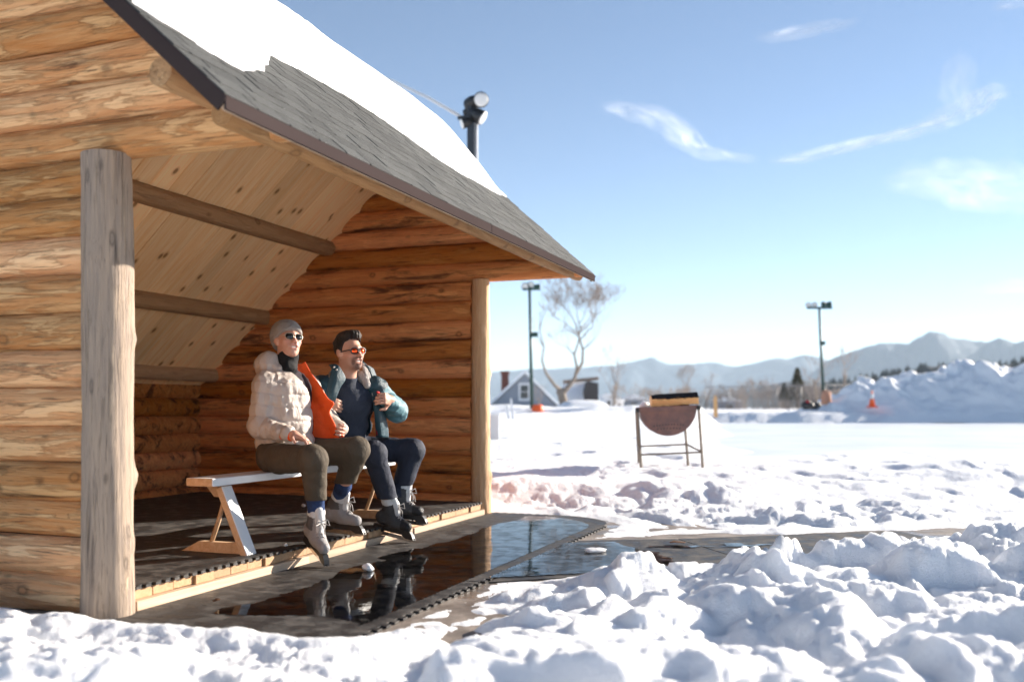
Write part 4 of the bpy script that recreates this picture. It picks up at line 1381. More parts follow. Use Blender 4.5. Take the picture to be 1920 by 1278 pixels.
# ------------------------------------------------------------------ fire barrel and firewood
M_rust = Mat('rusty_steel', .55, .4)
_v = M_rust.coord((1, 1, 1), rnd=False)
_n = M_rust.noise(_v, 6, 7, .65); _n2 = M_rust.noise(_v, 30, 5, .6)
M_rust.color(M_rust.mix(M_rust.step(_n, .35, .68), (.125, .078, .073), (.20, .105, .085)))
M_rust.bump(_n2, .002, .4)
M_rust = M_rust.m
M_legs = plain('painted_angle_iron', (.16, .135, .105), .5, .4, var=.2)
def grill():
    Y = 11.0
    P = lambda x, y, d=0: at(x, y, Y) + Vector((0, d, 0))
    c = P(1252.5, 763)
    r = 53.5 / 1760 * Y
    tilt = R(2.3)
    t = Thing('fire_barrel', 'rusty half-barrel fire grate standing on the snow', 'fire pit', (c.x, Y, .2))
    Ld = .62
    X = Vector((math.cos(tilt), 0, math.sin(tilt))); Z = Vector((-math.sin(tilt), 0, math.cos(tilt))); F = Vector((0.10, 1, 0)).normalized()
    n = 28
    ring = lambda rr, d: [c + F * d + X * (rr * math.cos(a)) + Z * (rr * math.sin(a)) for a in np.linspace(math.pi, 2 * math.pi, n)]
    # curved shell, outside and inside skins
    mb = MB()
    a, b, a2, b2 = ring(r, 0), ring(r, Ld), ring(r - .006, .006), ring(r - .006, Ld - .006)
    v = a + b + b2 + a2
    f = []
    for k in range(3):
        for i in range(n - 1):
            f.append((k * n + i, (k + 1) * n + i, (k + 1) * n + i + 1, k * n + i + 1))
    mb.add(v, f)
    t.part('barrel', mb.mesh('barrel', M_rust, True))
    for nm, d0 in (('end_plate', -.004), ('end_plate', Ld + .004)):
        mb = MB()
        q = ring(r + .002, d0) ; q2 = ring(r + .002, d0 + .005)
        mb.add(q + q2, [tuple(range(n)), tuple(range(2 * n - 1, n - 1, -1))] + [(i, i + n, (i + 1) % n + n, (i + 1) % n) for i in range(n)])
        ep = t.part(nm, mb.mesh(nm, M_rust))
        if d0 < 0:
            hb = MB()
            for row, (zz, xs) in enumerate(((-.215, np.linspace(-.17, .17, 11)), (-.258, np.linspace(-.13, .13, 8)))):
                for xx in xs:
                    hc = c + F * -.0045 + X * xx + Z * (zz + .012 * math.cos(xx * 9))
                    hb.tube([hc, hc - F * .003], .0075, 7)
            t.part('vent_holes', hb.mesh('vent_holes', M_black), parent=ep)
    rim = MB()
    for d0 in (-.02, Ld + .005):
        M = Matrix.Translation(c + F * d0) @ Matrix(((X.x, F.x, Z.x, 0), (X.y, F.y, Z.y, 0), (X.z, F.z, Z.z, 0), (0, 0, 0, 1)))
        rim = MB().box((-r - .02, 0, -.045), (r + .02, .012, .012), M=M, bev=.002)
        t.part('rim_bar', rim.mesh('rim_bar', M_rust))
    # legs
    def leg(x0, y0, x1, y1, d, w=.017):
        a, b = P(x0, y0, d), P(x1, y1, d)
        b = b + (b - a).normalized() * .12
        t.part('leg', MB().tube([a, b], w, 4).mesh('leg', M_legs))
    leg(1194, 766, 1202, 880, -.03); leg(1205, 772, 1210, 876, .55); leg(1309, 761, 1317, 878, -.03); leg(1298, 768, 1306, 866, .55)
    for x0, y0, x1, y1, d0, d1 in ((1200, 852, 1316, 847, -.03, -.03), (1208, 840, 1304, 836, .55, .55), (1200, 852, 1208, 840, -.03, .55), (1316, 847, 1304, 836, -.03, .55)):
        t.part('rail', MB().tube([P(x0, y0, d0), P(x1, y1, d1)], .012, 6).mesh('rail', M_legs))
    for x, y in ((1194, 768), (1309, 763)):
        q = P(x, y, -.03)
        t.part('cap', MB().box((q.x - .02, q.y - .02, q.z - .03), (q.x + .02, q.y + .02, q.z + .02), bev=.004).mesh('cap', M_black))
    # firewood
    M_char = plain('charred_wood', (.012, .011, .011), .85, .3)
    M_split = wood_board('split_firewood', (.22, .10, .03), (.62, .33, .12), (.75, .46, .2), axis=0, knots=.2)
    def wood(x0, x1, yb0, yb1, h, d0, d1, label, charred):
        a = P(x0, yb0); L = (x1 - x0) / 1760 * Y
        tt = Thing('firewood', label, 'firewood', a + Vector((0, d0, 0)))
        ang = math.atan2((yb0 - yb1), (x1 - x0))
        M = Matrix.Translation(a + Vector((0, d0, 0))) @ Matrix.Rotation(-ang, 4, 'Y')
        rg = random.Random(int(x0))
        nx = 14
        prof = [(0, 0), (d1, .0), (d1 * .95, h * .75), (d1 * .5, h * 1.0), (0, h * .62)]
        mb = MB()
        v = []
        for i in range(nx):
            x = L * i / (nx - 1)
            for (y, z) in prof:
                v.append(tuple(M @ Vector((x + (rg.uniform(-.006, .006) if i in (0, nx - 1) else 0), y + rg.uniform(-.004, .004), z + rg.uniform(-.006, .006)))))
        k = len(prof); mi = []
        f = []
        for i in range(nx - 1):
            for j in range(k):
                f.append((i * k + j, (i + 1) * k + j, (i + 1) * k + (j + 1) % k, i * k + (j + 1) % k)); mi.append(0 if j == 4 and not charred else 1)
        f += [tuple(range(k)), tuple(range((nx - 1) * k + k - 1, (nx - 1) * k - 1, -1))]; mi += [0, 1]
        mb.add(v, f); mb.m = mi
        tt.part('split_log', mb.mesh('split_log', [M_split, M_char]))
        # burnt crust along the top
        mb = MB(); v = []; f = []
        for i in range(nx):
            x = L * (.08 + .92 * i / (nx - 1))
            for (y, z) in ((-.004, h * .60 + rg.uniform(-.012, .012)), (d1 * .5, h * 1.06), (d1 * .5, h * .8), (.012, h * .5)):
                v.append(tuple(M @ Vector((x, y, z))))
        for i in range(nx - 1):
            for j in range(4):
                f.append((i * 4 + j, (i + 1) * 4 + j, (i + 1) * 4 + (j + 1) % 4, i * 4 + (j + 1) % 4))
        f += [(0, 1, 2, 3), tuple((nx - 1) * 4 + j for j in (3, 2, 1, 0))]
        mb.add(v, f)
        tt.part('charred_crust', mb.mesh('charred_crust', M_char))
    wood(1224, 1313, 762, 757, .135, .06, .14, 'split log with charred black top lying across the barrel', False)
    wood(1230, 1300, 764, 760, .09, .25, .12, 'blackened log at the back of the barrel', True)
    ash = MB().tube([P(1204, 763, .15), P(1212, 758, .2), P(1222, 760, .25)], [.02, .045, .03], 8)
    single('ash_lump', ash.mesh('ash_lump', M_snow, True), 'small lump of snow left on the barrel rim', 'snow lump')
grill()

# ------------------------------------------------------------------ bench
def bench():
    b = (-.25, 2.0, .113)
    t = Thing('bench', 'long white wooden bench the two men sit on', 'bench', b, cab=True)
    zt = .545
    U0_, U1_ = .93, 3.06
    def boxw(lo, hi, M=None):
        mb = MB().box(lo, hi, bev=.004, M=M)
        me = mb.mesh('p', [M_benchwood, M_benchwhite])
        idx = []
        for p in me.polygons:
            n = p.normal
            idx.append(1 if (n.x > .6 or n.z > .8) else 0)
        me.polygons.foreach_set('material_index', np.array(idx, dtype=np.int32))
        return me
    t.part('seat', boxw((-.345, U0_, zt - .045), (-.165, U1_, zt)))
    for ul in (1.10, 2.86):
        # sloping front leg
        ax = Vector((.175, 0, -(zt - .045 - .113))).normalized()
        y = Vector((0, 1, 0)); x = y.cross(ax).normalized()
        if x.x < 0: x = -x
        Zc = -ax
        M = Matrix(((x.x, y.x, Zc.x, -.205), (x.y, y.y, Zc.y, ul), (x.z, y.z, Zc.z, zt - .047), (0, 0, 0, 1)))
        L = (zt - .045 - .113) / abs(ax.z)
        if M.to_3x3().determinant() < 0:
            M = M @ Matrix.Scale(-1, 4, (0, 1, 0))
        t.part('leg', boxw((-.045, -.045, -L + .004), (.0, .045, -.004), M))
        t.part('brace', MB().tube([(-.215, ul, .43), (-.255, ul, .30), (-.315, ul, .15)], .013, 6).mesh('brace', M_benchwood, True))
        foot = MB().prism([(-.50, .115), (-.04, .115), (-.06, .175), (-.38, .175)], ul - .02, ul + .02, M=Matrix(((1, 0, 0, 0), (0, 0, 1, 0), (0, 1, 0, 0), (0, 0, 0, 1))))
        t.part('foot', foot.mesh('foot', M_benchwood))
        br = MB().prism([(-.335, zt - .047), (-.255, zt - .047), (-.225, zt - .115), (-.275, zt - .115)], ul - .019, ul + .019, M=Matrix(((1, 0, 0, 0), (0, 0, 1, 0), (0, 1, 0, 0), (0, 0, 0, 1))))
        t.part('bracket', br.mesh('bracket', M_benchwood))
bench()
# ------------------------------------------------------------------ bits of ice, leaves and sticks
def lump(name, loc, r, label, cat, mat, seed, cab=True, flat=.7):
    rg = np.random.default_rng(seed)
    n, k = 9, 12
    th = np.linspace(0, np.pi, n); ph = np.linspace(0, 2 * np.pi, k, endpoint=False)
    T, Pp = np.meshgrid(th, ph, indexing='ij')
    x, y, z = np.sin(T) * np.cos(Pp), np.sin(T) * np.sin(Pp), np.cos(T)
    rr = r * (1 + .35 * vnoise(x * 1.6 + seed, y * 1.6, z * 1.6 + .5, seed) + .12 * vnoise(x * 4, y * 4 + seed, z * 4 + .5, seed))
    V_ = np.stack([x * rr, y * rr, z * rr * flat + r * flat * .8], -1).reshape(-1, 3)
    return single(name, raw_mesh(name, V_, grid_faces(n, k, wrap=True), mat), label, cat, cab=cab, loc=loc)
M_icechunk = Mat('clear_ice', .15, .5, Transmission_Weight=.25).color((.82, .86, .9)).m
q = CAB.inverted() @ at(689, 1068, 1760 * .91 / (1068 - 765))
lump('ice_chunk', (q.x, q.y, .017), .033, 'fist-sized ice chunk on the wet mat by the skates', 'ice chunk', M_icechunk, 5)
for i, (v, u, r, lab) in enumerate(((-.05, 1.45, .012, 'crumb of snow on the mat under the bench'), (-2.2, 2.2, .03, 'small snow lump by the back wall'), (-1.2, 3.4, .02, 'snow crumb on the floor near the far wall'))):
    lump('snow_crumb', (v, u, .112), r, lab, 'snow lump', M_snow, 20 + i)
p = at(1117, 1029, 1760 * .91 / (1032 - 765)); 
lump('ice_slab', (p.x, p.y, .012), .07, 'thin white ice slab floating in the puddle edge', 'ice chunk', M_snow, 31, cab=False, flat=.2)
M_leafm = plain('dead_leaf', (.13, .06, .03), .8, .2)
def scrap(px, py, w, d, label, seed):
    Y = 1760 * (EYE - .02) / (py - 765)
    p = at(px, py, Y); p.z = .021
    mb = MB(); rg = random.Random(seed)
    n = 7
    v = [(w * math.cos(a) * rg.uniform(.7, 1.1), d * math.sin(a) * rg.uniform(.7, 1.1), rg.uniform(.0, .012)) for a in np.linspace(0, 2 * math.pi, n, endpoint=False)]
    v2 = [(x, y, z + .004) for x, y, z in v]
    mb.add(v + v2, [tuple(range(n - 1, -1, -1)), tuple(range(n, 2 * n))] + [(i, (i + 1) % n, (i + 1) % n + n, i + n) for i in range(n)])
    single('dead_leaf', mb.mesh('dead_leaf', M_leafm), label, 'leaf', loc=p)
scrap(1251, 1048, .035, .03, 'dark wet leaf on the path mat', 3)
scrap(1270, 1018, .07, .04, 'larger brown scrap of bark at the snow edge', 4)
scrap(405, 1128, .02, .012, 'orange leaf scrap on the mat by the grey post', 5)
p = at(1245, 1062, 1760 * .91 / (1066 - 765))
single('curled_strip', MB().tube([(-.07, .05, .004), (-.03, .03, .02), (.0, .0, .03), (.02, -.03, .02), (.0, -.06, .006)], .007, 6).mesh('curled_strip', M_black, True), 'curled black rubber strip sticking up at the mat edge', 'strip', loc=(p.x, p.y, .013))
# ------------------------------------------------------------------ people: implicit surfaces turned into meshes
class Vol:
    def __init__(s, lo, hi, h):
        s.h = h
        s.ax = [np.arange(lo[i], hi[i] + h, h, dtype=np.float32) for i in range(3)]
        s.d = np.full([len(a) for a in s.ax], .5, dtype=np.float32)
    def _win(s, lo, hi, m):
        sl, g = [], []
        for i in range(3):
            a = max(0, int((lo[i] - m - s.ax[i][0]) / s.h)); b = min(len(s.ax[i]), int((hi[i] + m - s.ax[i][0]) / s.h) + 2)
            sl.append(slice(a, max(b, a)))
            g.append(s.ax[i][sl[-1]])
        return tuple(sl), g[0][:, None, None], g[1][None, :, None], g[2][None, None, :]
    def _mix(s, sl, d, k, sub=False):
        o = s.d[sl]
        if o.size == 0: return
        if sub:
            d = -d
            hh = np.maximum(k - np.abs(o - d), 0) / k if k > 0 else 0
            s.d[sl] = np.maximum(o, d) + hh * hh * k * .25
        else:
            hh = np.maximum(k - np.abs(o - d), 0) / k if k > 0 else 0
            s.d[sl] = np.minimum(o, d) - hh * hh * k * .25
    def cap(s, a, b, ra, rb=None, k=.02, sub=False):
        rb = ra if rb is None else rb
        a, b = np.array(a, float), np.array(b, float)
        m = max(ra, rb)
        sl, X, Y, Z = s._win(np.minimum(a, b) - m, np.maximum(a, b) + m, max(k, .03))
        e = b - a; L2 = max((e * e).sum(), 1e-9)
        t = np.clip(((X - a[0]) * e[0] + (Y - a[1]) * e[1] + (Z - a[2]) * e[2]) / L2, 0, 1)
        d = np.sqrt((X - a[0] - e[0] * t) ** 2 + (Y - a[1] - e[1] * t) ** 2 + (Z - a[2] - e[2] * t) ** 2) - (ra + (rb - ra) * t)
        s._mix(sl, d, k, sub)
        return s
    def ell(s, c, r, M=None, k=.03, sub=False):
        """M: 3 axes as rows"""
        c, r = np.array(c, float), np.array(r, float)
        m = r.max()
        sl, X, Y, Z = s._win(c - m, c + m, max(k, .03))
        X, Y, Z = X - c[0], Y - c[1], Z - c[2]
        if M is not None:
            X, Y, Z = (M[i][0] * X + M[i][1] * Y + M[i][2] * Z for i in range(3))
        k0 = np.sqrt((X / r[0]) ** 2 + (Y / r[1]) ** 2 + (Z / r[2]) ** 2)
        k1 = np.sqrt((X / r[0] ** 2) ** 2 + (Y / r[1] ** 2) ** 2 + (Z / r[2] ** 2) ** 2) + 1e-9
        s._mix(sl, k0 * (k0 - 1) / k1, k, sub)
        return s
    def chain(s, pts, rad, k=.02):
        for i in range(len(pts) - 1):
            s.cap(pts[i], pts[i + 1], rad[i], rad[i + 1], k)
        return s
    def grids(s):
        return s.ax[0][:, None, None], s.ax[1][None, :, None], s.ax[2][None, None, :]
    def cut(s, fn):
        """fn(X, Y, Z) < 0 is removed"""
        s.d = np.maximum(s.d, -fn(*s.grids())).astype(np.float32)
        return s
    def displace(s, fn, band=.045):
        m = np.abs(s.d) < band
        i = np.nonzero(m)
        s.d[m] += fn(s.ax[0][i[0]], s.ax[1][i[1]], s.ax[2][i[2]]).astype(np.float32)
        return s
    def mesh(s, name, mat, smooth_it=1):
        d = s.d
        sgn = d < 0
        nx, ny, nz = d.shape
        cs = (nx - 1, ny - 1, nz - 1)
        pts, cells, quads_src = [], [], []
        for ax in range(3):
            lo = [slice(None)] * 3; hi = [slice(None)] * 3
            lo[ax] = slice(0, -1); hi[ax] = slice(1, None)
            A, B = d[tuple(lo)], d[tuple(hi)]
            I = np.argwhere((A < 0) != (B < 0))
            a, b = A[tuple(I.T)], B[tuple(I.T)]
            t = a / (a - b)
            P = I.astype(float); P[:, ax] += t
            o1, o2 = [x for x in range(3) if x != ax]
            four = []
            ok_all = np.ones(len(I), bool)
            for d1, d2 in ((0, 0), (-1, 0), (-1, -1), (0, -1)):
                C = I.copy(); C[:, o1] += d1; C[:, o2] += d2
                ok = (C >= 0).all(1) & (C[:, 0] < cs[0]) & (C[:, 1] < cs[1]) & (C[:, 2] < cs[2])
                fl = C[:, 0] * cs[1] * cs[2] + C[:, 1] * cs[2] + C[:, 2]
                pts.append(P[ok]); cells.append(fl[ok])
                four.append(fl); ok_all &= ok
            Q = np.stack(four, 1)[ok_all]
            flip = (a < 0)[ok_all]
            if ax == 1: flip = ~flip
            Q[~flip] = Q[~flip][:, ::-1]
            quads_src.append(Q)
        P = np.concatenate(pts); C = np.concatenate(cells); Q = np.concatenate(quads_src)
        uc, inv = np.unique(C, return_inverse=True)
        cnt = np.bincount(inv).astype(float)
        V_ = np.stack([np.bincount(inv, P[:, i]) / cnt for i in range(3)], 1)
        F = np.searchsorted(uc, Q)
        org = np.array([a[0] for a in s.ax])
        V_ = org + V_ * s.h
        for _ in range(smooth_it):
            acc = np.zeros_like(V_); n = np.zeros(len(V_))
            for i in range(4):
                for j in ((i + 1) % 4, (i + 3) % 4):
                    np.add.at(acc, F[:, i], V_[F[:, j]]); np.add.at(n, F[:, i], 1)
            V_ = V_ * .5 + .5 * acc / np.maximum(n, 1)[:, None]
        return raw_mesh(name, V_, F[:, ::-1], mat, True)

def vcol(me, fn):
    co = np.empty(len(me.vertices) * 3, dtype=np.float32); me.vertices.foreach_get('co', co)
    c = fn(co.reshape(-1, 3))
    a = me.color_attributes.new('Col', 'FLOAT_COLOR', 'POINT')
    a.data.foreach_set('color', np.concatenate([c, np.ones((len(c), 1))], 1).astype(np.float32).ravel())
def skin_mat(name):
    m = Mat(name, .5, .35)
    at_ = m.n('ShaderNodeAttribute', attribute_name='Col')
    v = m.coord((1, 1, 1), rnd=False)
    n = m.noise(v, 55, 5, .6)
    m.color(m.mix(m.step(n, .3, .7, 0, .28), at_.outputs['Color'], (.50, .20, .14)))
    m.b.inputs['Subsurface Weight'].default_value = .05
    m.b.inputs['Subsurface Radius'].default_value = (.012, .005, .003)
    m.bump(m.noise(v, 260, 3, .6), .0015, .4)
    return m.m
def cloth(name, col, rough=.8, var=.12, weave=900, bump=.0012, spec=.25, sheen=0.0):
    m = Mat(name, rough, spec)
    v = m.coord((1, 1, 1), rnd=False)
    n = m.noise(v, 9, 6, .6)
    m.color(m.mix(m.step(n, .3, .7), tuple(c * (1 - var) for c in col), tuple(min(1, c * (1 + var)) for c in col)))
    w = m.noise(v, weave, 2, .5); f = m.noise(v, 34, 5, .6, 1.0); f2 = m.noise(m.coord((1, 1, .6), rnd=False), 13, 4, .55, 1.8)
    m.bump(m.math('ADD', m.math('ADD', m.math('MULTIPLY', w, .3), f), m.math('MULTIPLY', f2, 2.2)), bump * 5, .75)
    if sheen:
        m.b.inputs['Sheen Weight'].default_value = sheen
    return m.m
M_skin1, M_skin2 = skin_mat('skin_fair'), skin_mat('skin_tanned')
M_beige = cloth('beige_nylon_down_jacket', (.50, .425, .37), .45, .05, bump=.0012, spec=.4)
M_orangelin = cloth('orange_jacket_lining', (.86, .10, .015), .6, .06, bump=.0012)
M_vest = cloth('dark_vest', (.035, .025, .032), .8)
M_greyshirt = cloth('grey_shirt', (.18, .18, .20), .8)
M_gaiter = cloth('black_neck_gaiter', (.012, .012, .013), .8)
M_olive = cloth('olive_brown_trousers', (.085, .066, .046), .8, .08)
M_sock = cloth('blue_wool_sock', (.03, .055, .14), .95, .35, weave=300, bump=.003)
M_beanie = cloth('grey_knit_beanie', (.34, .315, .29), .95, .1, weave=420, bump=.004)
M_teal = cloth('dark_teal_shell', (.012, .047, .066), .5, .08, spec=.4)
M_teal_lit = cloth('teal_sunlit_sleeve', (.09, .20, .235), .5, .08, spec=.4)  # same cloth as the dark shell, with sunlight painted in
M_fleece = cloth('grey_fleece', (.40, .37, .35), .95, .1, weave=500, bump=.004)
M_navy_shirt = cloth('navy_shirt', (.028, .036, .058), .75, .08)
M_navy_pants = cloth('navy_trousers', (.025, .030, .048), .7, .08)
M_red = cloth('red_lining', (.55, .02, .02), .7)
M_hair = cloth('dark_hair', (.035, .024, .018), .55, .5, weave=700, bump=.004, spec=.4)
M_boot1 = cloth('grey_skate_leather', (.30, .285, .28), .6, .08)
M_boot1d = cloth('dark_skate_cuff', (.11, .105, .105), .7, .1)
M_boot2 = cloth('charcoal_skate', (.06, .06, .062), .6, .25)
M_boot2b = cloth('black_skate_toe', (.02, .02, .022), .4, .2)
M_lace = cloth('pale_laces', (.45, .42, .40), .9)
M_tongue = cloth('white_felt_tongue', (.62, .62, .62), .95)
M_teeth = plain('teeth', (.80, .77, .70), .3, .5, var=.02)
M_lensdark = Mat('dark_lens', .06, .6).color((.008, .008, .008)).m
M_lensred = Mat('red_mirror_lens', .12, .8, Metallic=.85).color((.95, .11, .02)).m
M_frame2 = plain('dark_glasses_frame', (.03, .02, .02), .4, .5)
M_gold = plain('thin_metal_frame', (.6, .52, .4), .3, .5, Metallic=1.0)

def basis(yaw, pitch=0.0, roll=0.0):
    """forward, left, up in the shelter frame; yaw from +v towards -u"""
    F = Vector((math.cos(yaw) * math.cos(pitch), -math.sin(yaw) * math.cos(pitch), math.sin(pitch)))
    Lf = Vector((math.sin(yaw), math.cos(yaw), 0))
    U = F.cross(Lf).normalized()
    q = Matrix.Rotation(roll, 3, F)
    return F, q @ Lf, q @ U
class Head:
    def __init__(s, c, yaw, pitch, roll=0.0, k=1.0):
        s.c = Vector(c); s.F, s.L, s.U = basis(yaw, pitch, roll); s.k = k
        s.M = [tuple(s.F), tuple(s.L), tuple(s.U)]
    def P(s, f, l, u): return s.c + (s.F * f + s.L * l + s.U * u) * s.k
    def loc(s, co):
        q = (co - np.array(s.c)) / s.k
        return q @ np.array(s.F), q @ np.array(s.L), q @ np.array(s.U)
def sculpt_head(V, H, jaw=1.0):
    P, M, k = H.P, H.M, H.k
    sc = lambda *r: tuple(x * k for x in r)
    V.ell(P(-.016, 0, .035), sc(.098, .078, .085), M, .02)
    V.ell(P(.022, 0, -.035), sc(.072, .064 * jaw, .085), M, .035)
    V.ell(P(.045, 0, -.085), sc(.042, .043 * jaw, .034), M, .03)
    V.ell(P(.073, 0, -.104), sc(.020, .024 * jaw, .018), M, .02)
    for s_ in (-1, 1):
        V.ell(P(.062, .038 * s_, -.022), sc(.027, .026, .022), M, .022)       # cheek
        V.cap(P(.086, .006 * s_, .026), P(.072, .044 * s_, .025), .012 * k, .010 * k, .018)   # brow
        V.ell(P(.090, .031 * s_, .008), sc(.016, .018, .011), M, .01, sub=True)  # eye socket
        V.ell(P(.079, .031 * s_, .008), sc(.013, .015, .010), M, .004)
        V.ell(P(-.008, .079 * s_, -.006), sc(.022, .008, .034), M, .008)       # ear
        V.ell(P(-.016, .087 * s_, .004), sc(.022, .006, .028), M, .006)
        V.ell(P(.108, .012 * s_, -.034), sc(.011, .008, .008), M, .008)       # nostril wing
        V.cap(P(.094, .016 * s_, -.036), P(.083, .036 * s_, -.058), .006 * k, .006 * k, .014)  # smile fold
    V.cap(P(.088, 0, .016), P(.112, 0, -.026), .009 * k, .013 * k, .012)        # nose
    V.ell(P(.116, 0, -.031), sc(.012, .012, .010), M, .008)
    V.cap(P(.097, -.018, -.055), P(.097, .018, -.055), .0075 * k, None, .008)  # lips
    V.cap(P(.092, -.015, -.078), P(.092, .015, -.078), .0085 * k, None, .008)
    for s_ in (-1, 1):
        V.cap(P(.097, .018 * s_, -.055), P(.086, .032 * s_, -.060), .007 * k, .004 * k, .006)
        V.cap(P(.092, .015 * s_, -.078), P(.085, .030 * s_, -.063), .008 * k, .004 * k, .006)
    V.ell(P(.102, 0, -.066), sc(.016, .026, .0068), M, .004, sub=True)      # open smile
def head_colour(H, base, beard=None):
    def fn(co):
        f, l, u = H.loc(co)
        c = np.tile(np.array(base), (len(co), 1))
        def mixc(m, col):
            nonlocal c
            c = c * (1 - m[:, None]) + np.array(col) * m[:, None]
        g = lambda f0, l0, u0, a, b, cc: np.exp(-((f - f0) / a) ** 2 - ((np.abs(l) - l0) / b) ** 2 - ((u - u0) / cc) ** 2)
        mixc(.45 * g(.07, .04, -.025, .05, .022, .022), (.62, .22, .16))
        mixc(.45 * g(.115, .0, -.03, .02, .018, .02), (.60, .22, .16))
        lip = np.maximum(g(.10, 0, -.055, .03, .024, .006), g(.095, 0, -.078, .03, .022, .007))
        mixc(.7 * lip, (.42, .13, .11))
        mixc(.95 * (g(.08, 0, -.066, .022, .030, .0055) > .45) * 1.0 * (f > .07) * (f < .098), (.10, .02, .02))
        if beard == 'stubble':
            mixc(.35 * sstep(.03, .06, f) * g(.08, .0, -.045, .06, .034, .011), (.20, .10, .06))
            mixc(.10 * sstep(-.04, -.07, u) * (np.abs(l) < .07) * (f > -.02), (.25, .14, .10))
        if beard == 'goatee':
            must = g(.09, .012, -.047, .04, .028, .009)
            chin = g(.07, 0, -.100, .06, .034, .024)
            side = g(.08, .036, -.068, .03, .010, .025)
            mixc(.97 * np.clip(np.maximum.reduce([must, chin, side]) * 2.0, 0, 1) * (1 - np.clip(lip * 1.2, 0, 1)), (.045, .027, .018))
            mixc(.22 * sstep(-.02, -.05, u) * (f > -.03), (.22, .13, .09))
            mixc(.55 * sstep(-.03, -.07, f) * sstep(-.06, -.02, u), (.09, .07, .06))
        return np.clip(c, 0, 1)
    return fn
def teeth_mesh(H):
    mb = MB(); v = []; n = 9
    for i in range(n):
        a = -1 + 2 * i / (n - 1)
        f = .094 - .010 * a * a
        for u in (-.0605, -.0715 + .003 * a * a):
            v.append(H.P(f, .024 * a, u)); 
    for i in range(n):
        a = -1 + 2 * i / (n - 1)
        for u in (-.0605, -.0715):
            v.append(H.P(.080 - .01 * a * a, .024 * a, u))
    f = []
    for i in range(n - 1):
        f += [(2 * i, 2 * i + 1, 2 * i + 3, 2 * i + 2), (2 * n + 2 * i + 2, 2 * n + 2 * i + 3, 2 * n + 2 * i + 1, 2 * n + 2 * i)]
    return mb.add([tuple(p) for p in v], f).mesh('teeth', M_teeth, True)
def hand(V, w, d, nrm, side, curl=.5, spread=.02, r=.0088, thumb=(.55, .75, .35), k=1.0):
    """side: +1 when the thumb lies towards nrm x d"""
    w, d = Vector(w), Vector(d).normalized(); nrm = Vector(nrm); nrm = (nrm - d * nrm.dot(d)).normalized()
    ac = nrm.cross(d)
    M = [tuple(d), tuple(ac), tuple(nrm)]
    V.ell(w + d * .05, (.055, .041, .019), M, .012)
    V.cap(w - d * .03, w + d * .02, .027, .026, .02)
    V.ell(w + d * .035 + ac * side * .025 + nrm * .008, (.034, .018, .018), M, .012)
    for j, (o, L) in enumerate(((.031, .074), (.0105, .082), (-.0105, .077), (-.030, .062))):
        p = w + d * (.092 - abs(j - 1.3) * .004) + ac * side * o
        a = 0.0
        q = p - d * .02
        V.cap(q, p, r * 1.1, r, .004)
        for seg in (.45, .30, .25):
            a += curl * (.9 + .12 * j)
            dd = d * math.cos(a) + nrm * math.sin(a) + ac * side * (o * spread * 20)
            e = p + dd.normalized() * L * seg
            V.cap(p, e, r, r * .93, .003)
            p = e
    p = w + d * .028 + ac * side * .034 + nrm * .006
    t1 = (d * thumb[0] + ac * side * thumb[1] + nrm * thumb[2]).normalized()
    e = p + t1 * .042
    V.cap(p, e, r * 1.25, r * 1.1, .008)
    t2 = (d * .9 + ac * side * .12 + nrm * (.35 + curl * .4)).normalized()
    V.cap(e, e + t2 * .034, r * 1.1, r * .95, .004)

def limb_folds(segs, amp, freq, seed):
    """cloth folds: bands round the limb that get stronger near the ends of each piece"""
    def fn(x, y, z):
        p = np.stack([x, y, z], 1)
        best = np.full(len(p), 9.0); out = np.zeros(len(p))
        for a, b in segs:
            a, b = np.array(a), np.array(b); e = b - a; L = np.linalg.norm(e); e = e / L
            t = (p - a) @ e
            q = p - a - np.clip(t, 0, L)[:, None] * e
            dd = np.linalg.norm(q, axis=1)
            w = np.exp(-(t / .10) ** 2) + np.exp(-((L - t) / .12) ** 2) + .25
            f = np.sin(t * freq + 2.2 * fbm(x * 9, y * 9, z * 9, seed, 2)) * w
            out = np.where(dd < best, f, out); best = np.minimum(best, dd)
        return -amp * out * (.5 + .5 * vnoise(x * 6, y * 6, z * 6 + .5, seed + 8)) - amp * 2.2 * fbm(x * 11, y * 11, z * 11, seed + 3, 3) + amp * 1.6 * np.clip(.35 - np.abs(fbm(x * 13, y * 9, z * 16, seed + 5, 2)) * 2.2, 0, 1)
    return fn

